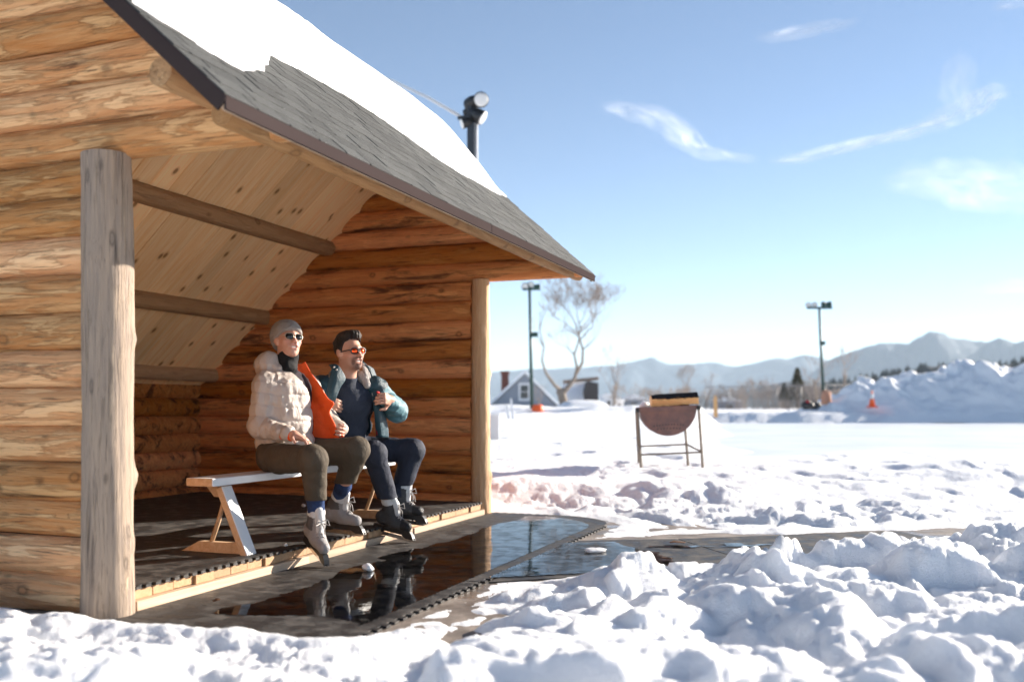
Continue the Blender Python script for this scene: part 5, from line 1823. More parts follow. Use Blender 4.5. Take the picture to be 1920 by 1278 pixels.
def sheet(name, rows, mats, thick=.008, sub=4, wr=.004, seed=0, back=None):
    """thick sheet through a grid of control points (rows of equal length); front face mats[0], back mats[1]"""
    G = np.array([[tuple(p) for p in r] for r in rows], float)
    def up(A, n, ax):
        k = A.shape[ax]; t = np.linspace(0, k - 1, (k - 1) * n + 1)
        i = np.clip(np.floor(t).astype(int), 0, k - 2); f = (t - i)
        g = lambda j: np.take(A, np.clip(j, 0, k - 1), axis=ax)
        sh = [1, 1, 1]; sh[ax] = -1; f = f.reshape(sh)
        p0, p1, p2, p3 = g(i - 1), g(i), g(i + 1), g(i + 2)
        return .5 * ((2 * p1) + (-p0 + p2) * f + (2 * p0 - 5 * p1 + 4 * p2 - p3) * f ** 2 + (-p0 + 3 * p1 - 3 * p2 + p3) * f ** 3)
    G = up(up(G, sub, 0), sub, 1)
    du = np.gradient(G, axis=0); dv = np.gradient(G, axis=1)
    N = np.cross(du, dv); N /= np.linalg.norm(N, axis=2, keepdims=True) + 1e-9
    G = G + N * (wr * fbm(G[..., 0] * 14, G[..., 1] * 14, G[..., 2] * 14, seed, 3))[..., None]
    a = G + N * thick / 2; b = G - N * thick / 2
    nr, nc = G.shape[:2]; n = nr * nc
    V_ = np.concatenate([a.reshape(-1, 3), b.reshape(-1, 3)])
    F1 = grid_faces(nr, nc); F2 = F1[:, ::-1] + n
    bd = [i for i in range(nc)] + [i * nc + nc - 1 for i in range(1, nr)] + [(nr - 1) * nc + i for i in range(nc - 2, -1, -1)] + [i * nc for i in range(nr - 2, 0, -1)]
    F3 = np.array([(bd[i], bd[i] + n, bd[(i + 1) % len(bd)] + n, bd[(i + 1) % len(bd)]) for i in range(len(bd))])
    F = np.concatenate([F1, F2, F3])
    mi = [0] * len(F1) + [1] * len(F2) + [0] * len(F3)
    return raw_mesh(name, V_, F, mats, True, mi)

def pv(px, py, v):
    """point of the shelter frame seen at photo pixel, on the plane v = const"""
    d = CAB.to_3x3().inverted() @ Vector(((px - 960) / 1760, 1, (765 - py) / 1760))
    t = (v - CAMC.x) / d.x
    return Vector((v, CAMC.y + d.y * t, CAMC.z + d.z * t))
def pu(px, py, u):
    d = CAB.to_3x3().inverted() @ Vector(((px - 960) / 1760, 1, (765 - py) / 1760))
    t = (u - CAMC.y) / d.y
    return Vector((CAMC.x + d.x * t, u, CAMC.z + d.z * t))

# ------------------------------------------------------------------ skates
def skate(T, ankle, yaw, floor, style, shin, roll=0.0):
    ankle = Vector(ankle)
    lo_, hi_ = R(-75), R(10)
    def frame(pitch):
        F, Lf, U = basis(yaw, pitch, roll); return F, Lf, U
    def low(pitch):
        F, Lf, U = frame(pitch)
        return min((ankle + F * f + U * u).z for f, u in ((.215, -.185), (.19, -.202), (-.09, -.202)))
    pitch = 0.0
    if low(0.0) > floor:
        a, b = R(-80), 0.0
        for _ in range(40):
            m = (a + b) / 2
            if low(m) < floor: a = m
            else: b = m
        pitch = b
    else:
        ankle.z += floor - low(0.0)
    F, Lf, U = frame(pitch)
    P = lambda f, l, u: ankle + F * f + Lf * l + U * u
    M = [tuple(F), tuple(Lf), tuple(U)]
    sh = (Vector(shin) - ankle).normalized()
    dark = style == 2
    lo = np.minimum(np.array(ankle), np.array(P(.1, 0, -.1))) - .30; hi = np.maximum(np.array(ankle), np.array(P(.1, 0, -.1))) + .30
    V = Vol(lo, hi, .0055)
    V.cap(P(-.05, 0, -.085), P(.05, 0, -.095), .044, .043, .02)
    V.cap(P(.05, 0, -.095), P(.15, 0, -.108), .044, .036, .03)
    V.cap(P(-.035, 0, -.07), ankle - sh * .02, .046, .047, .03)
    V.cap(ankle - sh * .02, ankle + sh * .055, .047, .051, .03)
    V.cap(P(.02, 0, -.055), ankle + sh * .04 + F * .02, .036, .036, .03)
    V.cut(lambda X, Y, Z: ((X - ankle.x) * U.x + (Y - ankle.y) * U.y + (Z - ankle.z) * U.z) + .136)
    V.displace(lambda x, y, z: -.003 * fbm(x * 30, y * 30, z * 30, 7, 3))
    me = V.mesh('boot', [M_boot2 if dark else M_boot1, M_boot2b if dark else M_boot1d, M_tongue])
    # panels: toe cap and cuff
    cen = np.empty(len(me.polygons) * 3, dtype=np.float32); me.polygons.foreach_get('center', cen); cen = cen.reshape(-1, 3) - np.array(ankle)
    f_, l_, u_ = cen @ np.array(F), cen @ np.array(Lf), cen @ np.array(U)
    mi = np.zeros(len(cen), dtype=np.int32)
    if dark: mi[(f_ > .115)] = 1
    else: mi[(u_ > -.045) & (f_ < .045) & (u_ < .07)] = 1
    mi[(cen @ np.array(sh) > .045)] = 2
    me.polygons.foreach_set('material_index', mi)
    s = T.part('skate', me)
    # tongue
    tg = Vol(lo, hi, .0065)
    tp = ankle + sh * .085 + F * .044
    tg.chain([P(.06, 0, -.05), ankle + sh * .03 + F * .048, tp], [.022, .026, .024], .02)
    T.part('tongue', tg.mesh('tongue', M_tongue), parent=s)
    # holder and runner
    Mw = Matrix(((F.x, Lf.x, U.x, ankle.x), (F.y, Lf.y, U.y, ankle.y), (F.z, Lf.z, U.z, ankle.z), (0, 0, 0, 1)))
    mb = MB()
    prof = [(-.10, -.134), (.185, -.134), (.205, -.155), (.222, -.185), (.16, -.186), (.125, -.168), (-.005, -.168), (-.04, -.186), (-.105, -.186)]
    SW = Matrix(((1, 0, 0, 0), (0, 0, 1, 0), (0, 1, 0, 0), (0, 0, 0, 1)))
    mb.prism(prof, -.016, .016, M=Mw @ SW)
    T.part('blade_holder', mb.mesh('blade_holder', M_black), parent=s)
    mb = MB()
    mb.prism([(-.115, -.178), (.20, -.178), (.228, -.172), (.222, -.19), (.19, -.203), (-.09, -.203), (-.118, -.195)], -.0028, .0028, M=Mw @ SW)
    T.part('blade', mb.mesh('blade', M_steel), parent=s)
    # laces
    mb = MB()
    path = [P(.105, 0, -.068), P(.085, 0, -.060), P(.068, 0, -.050), P(.058, 0, -.036), P(.054, 0, -.020), ankle + sh * .005 + F * .056, ankle + sh * .025 + F * .057, ankle + sh * .045 + F * .056]
    for i in range(len(path) - 1):
        a, b = path[i], path[i + 1]
        wd = .024
        o = (U * .012 + F * .006)
        mb.tube([a + Lf * wd, a.lerp(b, .5) + o, b - Lf * wd], .0038, 5)
        mb.tube([a - Lf * wd, a.lerp(b, .5) + o * 1.1, b + Lf * wd], .0038, 5)
    top = path[-2] + F * .012
    for sg in (-1, 1):
        mb.tube([top, top + Lf * sg * .03 + F * .025 + U * .02, top + Lf * sg * .045 + F * .03 - U * .015, top + F * .012 + Lf * sg * .01 - U * .008], .0032, 5)
        mb.tube([top, top + F * .03 - U * .03 + Lf * sg * .012, top + F * .035 - U * .07 + Lf * sg * .022], .0032, 5)
    T.part('laces', mb.mesh('laces', M_lace, True), parent=s)
    if not dark:
        mb = MB()
        for sg in (-1, 1):
            for f, u in ((.0, -.075), (.03, -.08), (.06, -.088)):
                c = P(f, sg * .040, u)
                mb.tube([c, c + Lf * sg * .006], [.007, .004], 8)
        T.part('rivets', mb.mesh('rivets', M_alu, True), parent=s)
    return ankle

# ------------------------------------------------------------------ glasses
def glasses(T, H, frame_m, lens_m, kind, body):
    P = H.P
    fr = MB()
    def outline(s_):
        pts = []
        for a in np.linspace(0, 2 * math.pi, 18, endpoint=False):
            ca, sa = math.cos(a), math.sin(a)
            if kind == 1:
                w, h = .0275, .021
                l = s_ * (.033 + w * math.copysign(abs(ca) ** .75, ca)); u = .003 + h * math.copysign(abs(sa) ** .75, sa) - .003 * (ca < 0) * (sa < 0)
            else:
                w, h = .0265, .0205
                l = s_ * (.032 + w * math.copysign(abs(ca) ** .8, ca)); u = .003 + h * math.copysign(abs(sa) ** .8, sa)
            pts.append((l, u))
        return pts
    fz = lambda l: .108 - 3.2 * l * l
    lens = []
    for s_ in (-1, 1):
        o = outline(s_)
        loop = [P(fz(l), l, u) for l, u in o]
        fr.tube(loop + [loop[0]], .0016 if kind == 1 else .0040, 5, cap=False)
        mb = MB(); n = len(o)
        fv = [P(fz(l) + .001, l, u) for l, u in o]; bv = [P(fz(l) - .002, l, u) for l, u in o]
        cl = sum(l for l, u in o) / n
        mb.add([tuple(p) for p in fv + bv] + [tuple(P(fz(cl) + .003, cl, .003))], [(i, (i + 1) % n, 2 * n) for i in range(n)] + [tuple(range(n, 2 * n))] + [(i + n, (i + 1) % n + n, (i + 1) % n, i) for i in range(n)])
        me = mb.mesh('lens', lens_m, True)
        lens.append(me)
        fr.tube([P(fz(.058) , .058 * s_, .010), P(.085, .076 * s_, .010), P(.03, .081 * s_, .008), P(-.012, .082 * s_, .004)], .0018 if kind == 1 else .0042, 5)
    fr.tube([P(.108, -.009, .009), P(.111, 0, .011), P(.108, .009, .009)], .0016 if kind == 1 else .004, 5)
    g = T.part('sunglasses', fr.mesh('sunglasses', frame_m, True))
    for me in lens:
        T.part('lens', me, parent=g)
# ------------------------------------------------------------------ the man in the pale jacket
def man_one():
    T = Thing('person', 'man in beige puffer jacket with orange lining, grey beanie and dark sunglasses', 'person', (-.22, 1.69, .113), cab=True)
    H = Head((-.225, 1.735, 1.352), R(33), R(12), R(-4), .93)
    ya = R(24)
    F, Lf, U = basis(ya); M = [tuple(F), tuple(Lf), tuple(U)]
    hipR, kneeR, ankR = (-.22, 1.56, .625), (.21, 1.345, .640), (.15, 1.47, .272)
    hipL, kneeL, ankL = (-.20, 1.84, .64), (.25, 1.77, .675), (-.01, 1.965, .33)
    shR, elR, wrR = (-.275, 1.565, 1.09), (-.285, 1.525, .82), (-.02, 1.485, .768)
    shL, elL, wrL = (-.20, 1.89, 1.085), (-.12, 2.0, .85), (.045, 1.905, .80)
    neck = Vector((-.255, 1.72, 1.17))
    # body
    V = Vol((-.5, 1.25, .05), (.45, 2.12, 1.5), .0048)
    sculpt_head(V, H)
    V.chain([neck - Vector((0, 0, .06)), H.P(-.025, 0, -.06)], [.065, .056], .03)
    V.ell((-.25, 1.71, 1.02), (.11, .165, .17), M, .04); V.ell((-.24, 1.70, .82), (.105, .145, .17), M, .05); V.ell((-.22, 1.70, .68), (.11, .15, .10), M, .05)
    for a in ((shR, elR, wrR), (shL, elL, wrL)):
        V.chain(a, [.052, .042, .030], .03)
    for a in ((hipR, kneeR, ankR), (hipL, kneeL, ankL)):
        V.chain(a, [.075, .052, .036], .03)
    hand(V, (-.02, 1.485, .768), (.88, -.06, -.22), (-.3, -.2, -.9), 1, .40)
    hand(V, wrL, (.72, -.62, -.12), (-.5, -.6, .2), -1, .62)
    me = V.mesh('body', M_skin1)
    vcol(me, head_colour(H, (.60, .345, .255), 'stubble'))
    body = T.part('body', me)
    T.part('teeth', teeth_mesh(H), parent=body)
    # beanie
    V = Vol(tuple(np.array(H.c) - .22), tuple(np.array(H.c) + .24), .005)
    V.ell(H.P(-.02, 0, .048), (.112, .091, .098), H.M, .02)
    V.ell(H.P(-.055, 0, .035), (.088, .088, .10), H.M, .03)
    V.ell(H.P(-.075, 0, .08), (.07, .07, .07), H.M, .04)
    cn, fn_, un = np.array(H.c), np.array(H.F), np.array(H.U)
    def cutfn(X, Y, Z):
        f = (X - cn[0]) * fn_[0] + (Y - cn[1]) * fn_[1] + (Z - cn[2]) * fn_[2]
        u = (X - cn[0]) * un[0] + (Y - cn[1]) * un[1] + (Z - cn[2]) * un[2]
        return (u - (.008 + .52 * f)) * .88
    V.cut(cutfn)
    def rib(x, y, z):
        p = np.stack([x, y, z], 1) - cn
        a = np.arctan2(p @ np.array(H.L), p @ fn_)
        return .0014 * np.cos(a * 62)
    V.displace(rib, .02)
    T.part('beanie', V.mesh('beanie', M_beanie, 0))
    glasses(T, H, M_gold, M_lensdark, 1, body)
    # neck gaiter and shirt
    V = Vol((-.42, 1.5, 1.0), (0, 1.95, 1.4), .006)
    V.chain([neck - Vector((0, 0, .02)), H.P(-.012, 0, -.098)], [.078, .068], .02)
    V.ell(neck + Vector((.05, -.02, .0)), (.06, .06, .045), None, .03)
    V.cut(lambda X, Y, Z: -(((X - cn[0]) * un[0] + (Y - cn[1]) * un[1] + (Z - cn[2]) * un[2]) + .088 - .35 * ((X - cn[0]) * fn_[0] + (Y - cn[1]) * fn_[1] + (Z - cn[2]) * fn_[2]) ))
    V.displace(lambda x, y, z: -.005 * fbm(x * 28, y * 28, z * 40, 3, 3))
    T.part('neck_gaiter', V.mesh('neck_gaiter', M_gaiter))
    V = Vol((-.48, 1.4, .6), (.1, 2.05, 1.25), .008)
    V.ell((-.245, 1.725, 1.01), (.128, .185, .18), M, .05); V.ell((-.225, 1.72, .82), (.128, .175, .17), M, .05); V.ell((-.215, 1.71, .70), (.13, .175, .08), M, .05)
    V.displace(lambda x, y, z: -.006 * fbm(x * 15, y * 15, z * 6, 9, 3))
    T.part('vest', V.mesh('vest', M_vest))
    # jacket
    V = Vol((-.60, 1.30, .58), (.10, 2.12, 1.32), .0062)
    tor = [((-.25, 1.71, 1.02), (.165, .192, .165)), ((-.232, 1.705, .85), (.168, .186, .16)), ((-.215, 1.70, .715), (.172, .196, .09))]
    for c, r in tor: V.ell(c, r, M, .06)
    V.ell((-.262, 1.72, 1.10), (.10, .16, .07), M, .05)
    armR = [shR, elR, wrR]; armL = [shL, elL, wrL]
    # collar and hood
    V.chain([neck + Vector((-.05, -.10, .0)), neck + Vector((-.10, -.03, .03)), neck + Vector((-.08, .09, .02))], [.055, .065, .055], .04)
    V.ell(neck + Vector((-.06, -.065, .05)), (.07, .075, .07), M, .03)
    V.ell(neck + Vector((-.10, -.01, .02)), (.06, .09, .07), M, .03)
    V.cap(neck + Vector((.015, -.085, -.005)), neck + Vector((-.05, -.11, .03)), .03, .045, .03)
    def opening(X, Y, Z):
        f = (X + .25) * F.x + (Y - 1.71) * F.y
        edge = np.interp(Z, [.6, .74, .90, 1.0, 1.10, 1.18, 1.3], [1.775, 1.785, 1.79, 1.765, 1.705, 1.665, 1.66])
        return np.maximum(np.maximum(edge - Y, -f + .03), -(1.9 - Y) * 0 - 1)
    V.cut(opening)
    V.cut(lambda X, Y, Z: (Z - .655 - .04 * (X + .1)) + 0 * Y)
    V.chain([shR, elR, Vector(wrR).lerp(Vector(elR), .16)], [.074, .066, .050], .035); V.chain(armL, [.085, .074, .052], .035)
    arms = [(np.array(a), np.array(b)) for ch in (armR, armL) for a, b in zip(ch[:-1], ch[1:])]
    def quilt(x, y, z):
        p = np.stack([x, y, z], 1)
        da = np.full(len(p), 9.0); sarm = np.zeros(len(p)); acc = 0.0
        for i, (a, b) in enumerate(arms):
            e = b - a; L = np.linalg.norm(e); e = e / L
            t = np.clip((p - a) @ e, 0, L)
            dd = np.linalg.norm(p - a - t[:, None] * e, axis=1) - .078
            sarm = np.where(dd < da, t + (.30 if i % 2 else 0), sarm); da = np.minimum(da, dd)
        dt = np.full(len(p), 9.0)
        for c, r in tor:
            q = (p - np.array(c)) @ np.array(M).T / np.array(r)
            dt = np.minimum(dt, (np.linalg.norm(q, axis=1) - 1) * min(r))
        n = fbm(x * 7, y * 7, z * 7, 13, 3)
        s = np.where(da < dt, sarm, z + .03 * (x + .25) + .012 * n)
        pit = np.where(da < dt, .072, .078)
        ph = (s / pit) % 1.0
        x_ = np.minimum(ph, 1 - ph) * pit
        g = .0052 * np.exp(-(x_ / .007) ** 2) - .0018 * np.sin(np.pi * ph)
        # stitched puckers across the seams
        w = fbm(x * 30, y * 30, z * 10, 23, 3) * .0085 + fbm(x * 11, y * 11, z * 9, 29, 2) * .009
        return np.where(z > 1.20, .25, 1.0) * g - w
    V.displace(quilt, .04)
    jk = T.part('jacket', V.mesh('jacket', M_beige))
    # cuff
    V = Vol((-.15, 1.38, .65), (.08, 1.6, .85), .006)
    V.cap((-.075, 1.487, .776), (-.035, 1.486, .769), .042, .036, .01)
    T.part('cuff', V.mesh('cuff', M_orangelin), parent=jk, label='orange knitted cuff')
    # orange inside of the opened front, pulled out by the far hand
    q = lambda x, y, u: pu(x, y, u)
    trace = [((548, 688), (556, 683), (564, 682), (572, 678)), ((560, 704), (568, 701), (576, 699), (583, 698)), ((571, 724), (578, 722), (587, 720), (597, 718)),
             ((576, 749), (587, 748), (601, 744), (614, 745)), ((583, 765), (597, 762), (612, 758), (626, 756)), ((583, 782), (595, 780), (607, 777), (618, 773)),
             ((583, 806), (600, 806), (616, 805), (632, 803)), ((584, 829), (604, 828), (624, 824), (644, 818))]
    dep = ((1.775, 1.80, 1.815, 1.825), (1.81, 1.83, 1.835, 1.84), (1.83, 1.845, 1.845, 1.845), (1.835, 1.86, 1.84, 1.83), (1.835, 1.865, 1.845, 1.82), (1.83, 1.85, 1.86, 1.845), (1.825, 1.84, 1.85, 1.825), (1.815, 1.83, 1.84, 1.80))
    rows = [[q(x, y, d) for (x, y), d in zip(tr, dd)] for tr, dd in zip(trace, dep)]
    me = sheet('jacket_flap', rows, [M_orangelin, M_beige], .008, 6, .009, 3)
    # the lining faces the camera
    T.part('jacket_flap', me, parent=jk, label='orange lined jacket front held open')
    cord = MB().tube([q(640, 812, 1.80), q(632, 808, 1.795), q(626, 815, 1.79), q(633, 813, 1.79), q(638, 820, 1.79)], .003, 5)
    T.part('draw_cord', cord.mesh('draw_cord', M_black, True), parent=jk)
    # trousers
    V = Vol((-.42, 1.2, .30), (.42, 2.12, .86), .0068)
    V.ell((-.22, 1.70, .665), (.15, .185, .115), M, .05)
    for a in ((hipR, kneeR, ankR), (hipL, kneeL, ankL)):
        a = [Vector(p) for p in a]
        V.chain([a[0], a[1]], [.100, .076], .05); V.chain([a[1], a[2].lerp(a[1], .14)], [.076, .060], .03)
    V.displace(limb_folds([(hipR, kneeR), (kneeR, ankR), (hipL, kneeL), (kneeL, ankL)], .0030, 70, 31))
    V.cut(lambda X, Y, Z: Z - np.where(X * 0 + Y > 1.72, .455, .395))
    T.part('trousers', V.mesh('trousers', M_olive))
    # socks and skates
    for ank, knee, yaw, floor in ((ankR, kneeR, R(34), .018), (ankL, kneeL, R(3), .116)):
        a2 = skate(T, ank, yaw, floor, 1, knee)
        sh = (Vector(knee) - a2).normalized()
        V = Vol(tuple(np.array(a2) - .12), tuple(np.array(a2 + sh * .15) + .12), .006)
        V.cap(a2 + sh * .03, a2 + sh * .155, .048, .054, .01)
        V.displace(lambda x, y, z: -.004 * fbm(x * 30, y * 30, z * 50, 5, 3))
        T.part('sock', V.mesh('sock', M_sock))
man_one()

# ------------------------------------------------------------------ the man in the teal jacket
def man_two():
    T = Thing('person', 'man with goatee and red mirrored sunglasses holding his teal jacket open', 'person', (-.26, 2.4, .113), cab=True)
    H = Head((-.035, 2.165, 1.297), R(24), R(4), R(3), .96)
    F, Lf, U = basis(R(40)); M = [tuple(F), tuple(Lf), tuple(U)]
    hipR, kneeR, ankR = (-.30, 2.30, .64), (.10, 2.25, .63), (.10, 2.48, .25)
    hipL, kneeL, ankL = (-.26, 2.54, .64), (.20, 2.63, .635), (.12, 2.585, .33)
    neck = Vector((-.075, 2.19, 1.105))
    chest = Vector((-.115, 2.255, .97)); belly = Vector((-.19, 2.32, .80)); pel = Vector((-.26, 2.41, .68))
    up_ = (chest - pel).normalized(); Fx = (F - up_ * F.dot(up_)).normalized(); Lx = up_.cross(Fx)
    MT = [tuple(Fx), tuple(Lx), tuple(up_)]
    shR = neck - Lf * .185 + Vector((0, 0, -.035)); shL = neck + Lf * .20 + Vector((0, 0, -.03))
    elR, wrR = Vector((-.30, 1.98, .86)), Vector((-.13, 2.0, .985))
    elL, wrL = Vector((.10, 2.575, .91)), Vector((.165, 2.355, .985))
    V = Vol((-.5, 1.8, .05), (.45, 2.85, 1.46), .0048)
    sculpt_head(V, H, 1.06)
    V.chain([neck - Vector((0, 0, .05)), H.P(-.03, 0, -.06)], [.068, .060], .03)
    V.ell(chest, (.11, .165, .16), MT, .04); V.ell(belly, (.105, .145, .15), MT, .05); V.ell(pel, (.11, .15, .10), M, .05)
    for a in ((shR, elR, wrR), (shL, elL, wrL)):
        V.chain(a, [.052, .044, .031], .03)
    for a in ((hipR, kneeR, ankR), (hipL, kneeL, ankL)):
        V.chain(a, [.075, .052, .036], .03)
    hand(V, wrL, (.05, -.95, .12), (-.75, -.2, -.1), -1, .75, r=.0095)
    hand(V, wrR, (.62, .62, -.35), (-.6, .6, .1), 1, .45, r=.0095)
    me = V.mesh('body', M_skin2)
    vcol(me, head_colour(H, (.56, .31, .215), 'goatee'))
    body = T.part('body', me)
    T.part('teeth', teeth_mesh(H), parent=body)
    # hair swept back
    cn, fn_, un, ln_ = np.array(H.c), np.array(H.F), np.array(H.U), np.array(H.L)
    V = Vol(tuple(cn - .22), tuple(cn + .24), .0045)
    V.ell(H.P(-.022, 0, .046), (.103, .086, .092), H.M, .02)
    V.ell(H.P(.045, 0, .118), (.042, .060, .030), H.M, .03)
    V.ell(H.P(-.02, .01, .122), (.075, .064, .032), H.M, .03)
    V.ell(H.P(.055, .032, .112), (.030, .030, .026), H.M, .02)
    def hcut(X, Y, Z):
        f = (X - cn[0]) * fn_[0] + (Y - cn[1]) * fn_[1] + (Z - cn[2]) * fn_[2]
        u = (X - cn[0]) * un[0] + (Y - cn[1]) * un[1] + (Z - cn[2]) * un[2]
        l = (X - cn[0]) * ln_[0] + (Y - cn[1]) * ln_[1] + (Z - cn[2]) * ln_[2]
        line = np.where(f > .035, .082 + .25 * (f - .035) - 4 * np.abs(l) ** 2, np.where(f > .012, .0 + (f - .012) * 3.4, -.005 + .6 * np.minimum(f + .01, 0)))
        return u - line
    V.cut(hcut)
    def strands(x, y, z):
        p = np.stack([x, y, z], 1) - cn
        f, l, u = p @ fn_, p @ ln_, p @ un
        return -.007 * fbm(l * 60, u * 22 + f * 10, f * 9, 17, 3) - .004 * np.sin(l * 240 + 5 * fbm(f * 20, u * 20, l * 20, 19, 2)) * (u > .06)
    V.displace(strands, .03)
    T.part('hair', V.mesh('hair', M_hair, 0))
    glasses(T, H, M_frame2, M_lensred, 2, body)
    # shirt
    V = Vol((-.5, 1.95, .58), (.15, 2.7, 1.2), .0068)
    V.ell(chest + F * .005, (.140, .195, .165), MT, .06); V.ell(belly + F * .01, (.145, .180, .165), MT, .06); V.ell(pel, (.15, .185, .12), M, .06)
    V.ell(neck - Vector((0, 0, .05)), (.085, .125, .05), M, .04)
    V.cap(neck - Vector((0, 0, .02)), H.P(-.03, 0, -.115), .07, .066, .02)
    def shirtfold(x, y, z):
        p = np.stack([x, y, z], 1) - np.array(belly)
        l, u = p @ np.array(Lx), p @ np.array(up_)
        s = u * .8 + l * .55
        return -.0055 * np.sin(s * 62 + 3 * fbm(x * 7, y * 7, z * 7, 41, 2)) * np.exp(-((u + .02) / .13) ** 2) - .004 * fbm(x * 18, y * 18, z * 12, 43, 3)
    V.displace(shirtfold)
    V.cut(lambda X, Y, Z: -(Z - 1.155 + .4 * ((X - neck.x) * F.x + (Y - neck.y) * F.y)))
    T.part('shirt', V.mesh('shirt', M_navy_shirt))
    # jacket: back, sides and sleeves
    V = Vol((-.55, 1.75, .58), (.32, 2.82, 1.3), .0068)
    V.ell(chest - F * .035, (.155, .235, .175), MT, .06); V.ell(belly - F * .04, (.155, .225, .17), MT, .06); V.ell(pel - F * .03, (.15, .215, .10), M, .06)
    V.ell(neck - F * .03 - Vector((0, 0, .05)), (.10, .20, .065), M, .05)
    def op2(X, Y, Z):
        f = (X - chest.x) * F.x + (Y - chest.y) * F.y + .0 * Z
        l = (X - chest.x) * Lf.x + (Y - chest.y) * Lf.y
        # the torso leans: follow its axis
        f = f - (Z - chest.z) * (up_.dot(F) / up_.z); l = l - (Z - chest.z) * (up_.dot(Lf) / up_.z)
        w = np.interp(Z, [.6, .8, .95, 1.05, 1.12, 1.2], [.185, .185, .165, .13, .10, .09])
        return np.maximum(np.abs(l) - w, -f + .0)
    V.cut(op2)
    armR = [shR, elR, wrR - (wrR - elR) * .15]; armL = [shL, elL, wrL - (wrL - elL) * .10]
    V.chain(armR, [.080, .072, .054], .035); V.chain(armL, [.078, .072, .056], .035)
    V.cut(lambda X, Y, Z: (Z - .66) + 0 * X + 0 * Y)
    fa = limb_folds([(tuple(a), tuple(b)) for ch in (armR, armL) for a, b in zip(ch[:-1], ch[1:])], .006, 75, 51)
    V.displace(fa)
    me = V.mesh('jacket', [M_teal, M_teal_lit])
    cen = np.empty(len(me.polygons) * 3, dtype=np.float32); me.polygons.foreach_get('center', cen); cen = cen.reshape(-1, 3)
    a, b = np.array(shL), np.array(elL); e = b - a
    t = ((cen - a) @ e) / (e @ e)
    # the left sleeve gets a paler teal: sunlight put into its colour
    c2 = np.array(wrL); e2 = c2 - b
    t2 = ((cen - b) @ e2) / (e2 @ e2)
    d1 = np.linalg.norm(cen - a - np.clip(t, 0, 1)[:, None] * e, axis=1); d2 = np.linalg.norm(cen - b - np.clip(t2, 0, 1)[:, None] * e2, axis=1)
    me.polygons.foreach_set('material_index', ((np.minimum(d1, d2) < .115) & ((t > .12) | (d2 < d1))).astype(np.int32))
    jk = T.part('jacket', me)
    # collar, fleece inside
    V = Vol((-.4, 1.9, .95), (.2, 2.5, 1.35), .006)
    V.chain([neck + F * .055 + Lf * .125 - Vector((0, 0, .02)), neck + Lf * .115 + Vector((0, 0, .035)) - F * .0, neck - F * .09 + Lf * .06 + Vector((0, 0, .05)), neck - F * .09 - Lf * .05 + Vector((0, 0, .04)), neck - Lf * .105 + Vector((0, 0, .02))], [.026, .036, .042, .038, .026], .03)
    V.ell(neck - F * .05 + Lf * .12 + Vector((0, 0, .025)), (.05, .04, .045), M, .03)
    V.displace(lambda x, y, z: -.005 * fbm(x * 40, y * 40, z * 40, 61, 3))
    T.part('collar_fleece', V.mesh('collar_fleece', M_fleece), parent=jk, label='grey fleece hood lining round the neck')
    V = Vol((-.45, 1.9, .90), (.2, 2.6, 1.35), .0068)
    V.chain([neck + F * .0 + Lf * .175 - Vector((0, 0, .0)), neck - F * .06 + Lf * .165 + Vector((0, 0, .03)), neck - F * .13 + Lf * .05 + Vector((0, 0, .02)), neck - F * .12 - Lf * .07, neck - Lf * .13 - Vector((0, 0, .01))], [.03, .042, .055, .05, .04], .03)
    T.part('hood', V.mesh('hood', M_teal), parent=jk)
    # lapels
    q = pv
    rows = [[q(676, 676, -.03), q(688, 684, .02), q(699, 692, .03)],
            [q(690, 702, .02), q(698, 708, .045), q(706, 712, .05)],
            [q(697, 728, .05), q(704, 732, .07), q(711, 735, .07)],
            [q(700, 756, .06), q(708, 758, .08), q(717, 760, .07)],
            [q(703, 786, .05), q(712, 788, .075), q(724, 790, .06)],
            [q(706, 818, .02), q(715, 819, .05), q(727, 820, .03)]]
    T.part('lapel', sheet('lapel', rows, [M_teal, M_red], .016, 5, .005, 7), parent=jk)
    rows = [[q(676, 678, .0), q(683, 682, .02)], [q(684, 700, .03), q(693, 703, .04)], [q(691, 722, .045), q(697, 725, .055)], [q(698, 742, .06), q(701, 744, .065)]]
    T.part('lapel_fleece', sheet('lapel_fleece', rows, [M_fleece, M_fleece], .014, 5, .004, 8), parent=jk)
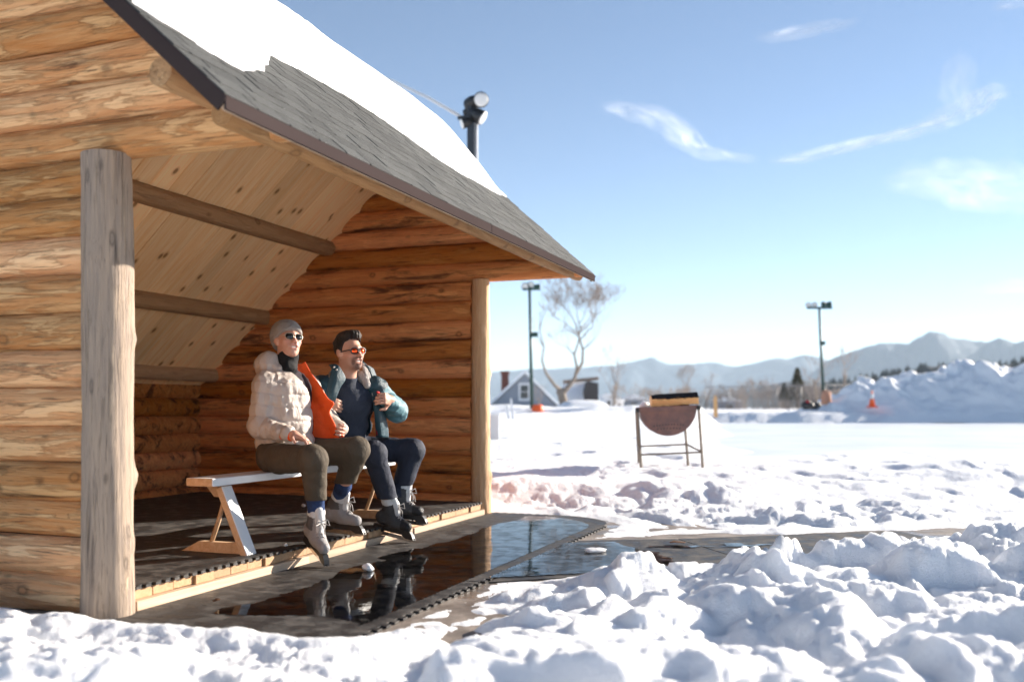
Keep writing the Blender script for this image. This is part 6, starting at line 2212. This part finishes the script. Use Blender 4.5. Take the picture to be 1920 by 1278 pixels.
    rows = [[q(702, 764, .06), q(706, 765, .066)], [q(704, 790, .05), q(708, 791, .056)], [q(706, 815, .03), q(710, 816, .036)]]
    T.part('red_facing', sheet('red_facing', rows, [M_red, M_red], .012, 4, .003, 9), parent=jk)
    rows = [[q(618, 686, -.07), q(630, 683, -.01), q(641, 694, .02)],
            [q(622, 690, -.03), q(633, 700, .01), q(646, 710, .03)],
            [q(618, 712, -.03), q(628, 718, .005), q(638, 724, .02)],
            [q(614, 732, -.04), q(622, 736, -.01), q(630, 742, .0)],
            [q(612, 750, -.05), q(618, 752, -.03), q(626, 756, -.02)]]
    T.part('lapel', sheet('lapel', rows, [M_teal, M_teal], .018, 5, .005, 11), parent=jk)
    mb = MB()
    for x, y in ((626, 688), (631, 693)):
        c = q(x, y, .012); mb.tube([c, c + F * .012], [.006, .004], 8)
    T.part('snaps', mb.mesh('snaps', M_alu, True), parent=jk)
    V = Vol((-.2, 1.95, .9), (.35, 2.45, 1.08), .006)
    c = q(618, 738, .0); V.cap(c, c + Vector((.008, .015, .006)), .009, .009, .004)
    c = q(710, 736, .13); V.cap(c, c + Vector((0, -.02, .004)), .010, .007, .004)
    T.part('glove_tip', V.mesh('glove_tip', M_red), parent=jk, label='red pull tabs at the jacket edges')
    # trousers
    V = Vol((-.46, 2.05, .28), (.42, 2.85, .86), .0068)
    V.ell(pel, (.155, .19, .115), M, .05)
    for a in ((hipR, kneeR, ankR), (hipL, kneeL, ankL)):
        a = [Vector(p) for p in a]
        V.chain([a[0], a[1]], [.102, .080], .05); V.chain([a[1], a[2]], [.080, .066], .03)
    V.displace(limb_folds([(hipR, kneeR), (kneeR, ankR), (hipL, kneeL), (kneeL, ankL)], .0034, 66, 71))
    V.cut(lambda X, Y, Z: Z - np.where(X * 0 + Y > 2.535, .39, .31))
    T.part('trousers', V.mesh('trousers', M_navy_pants))
    for ank, knee, yaw, floor in ((ankR, kneeR, R(2), .018), (ankL, kneeL, R(-2), .116)):
        skate(T, ank, yaw, floor, 2, knee)
man_two()
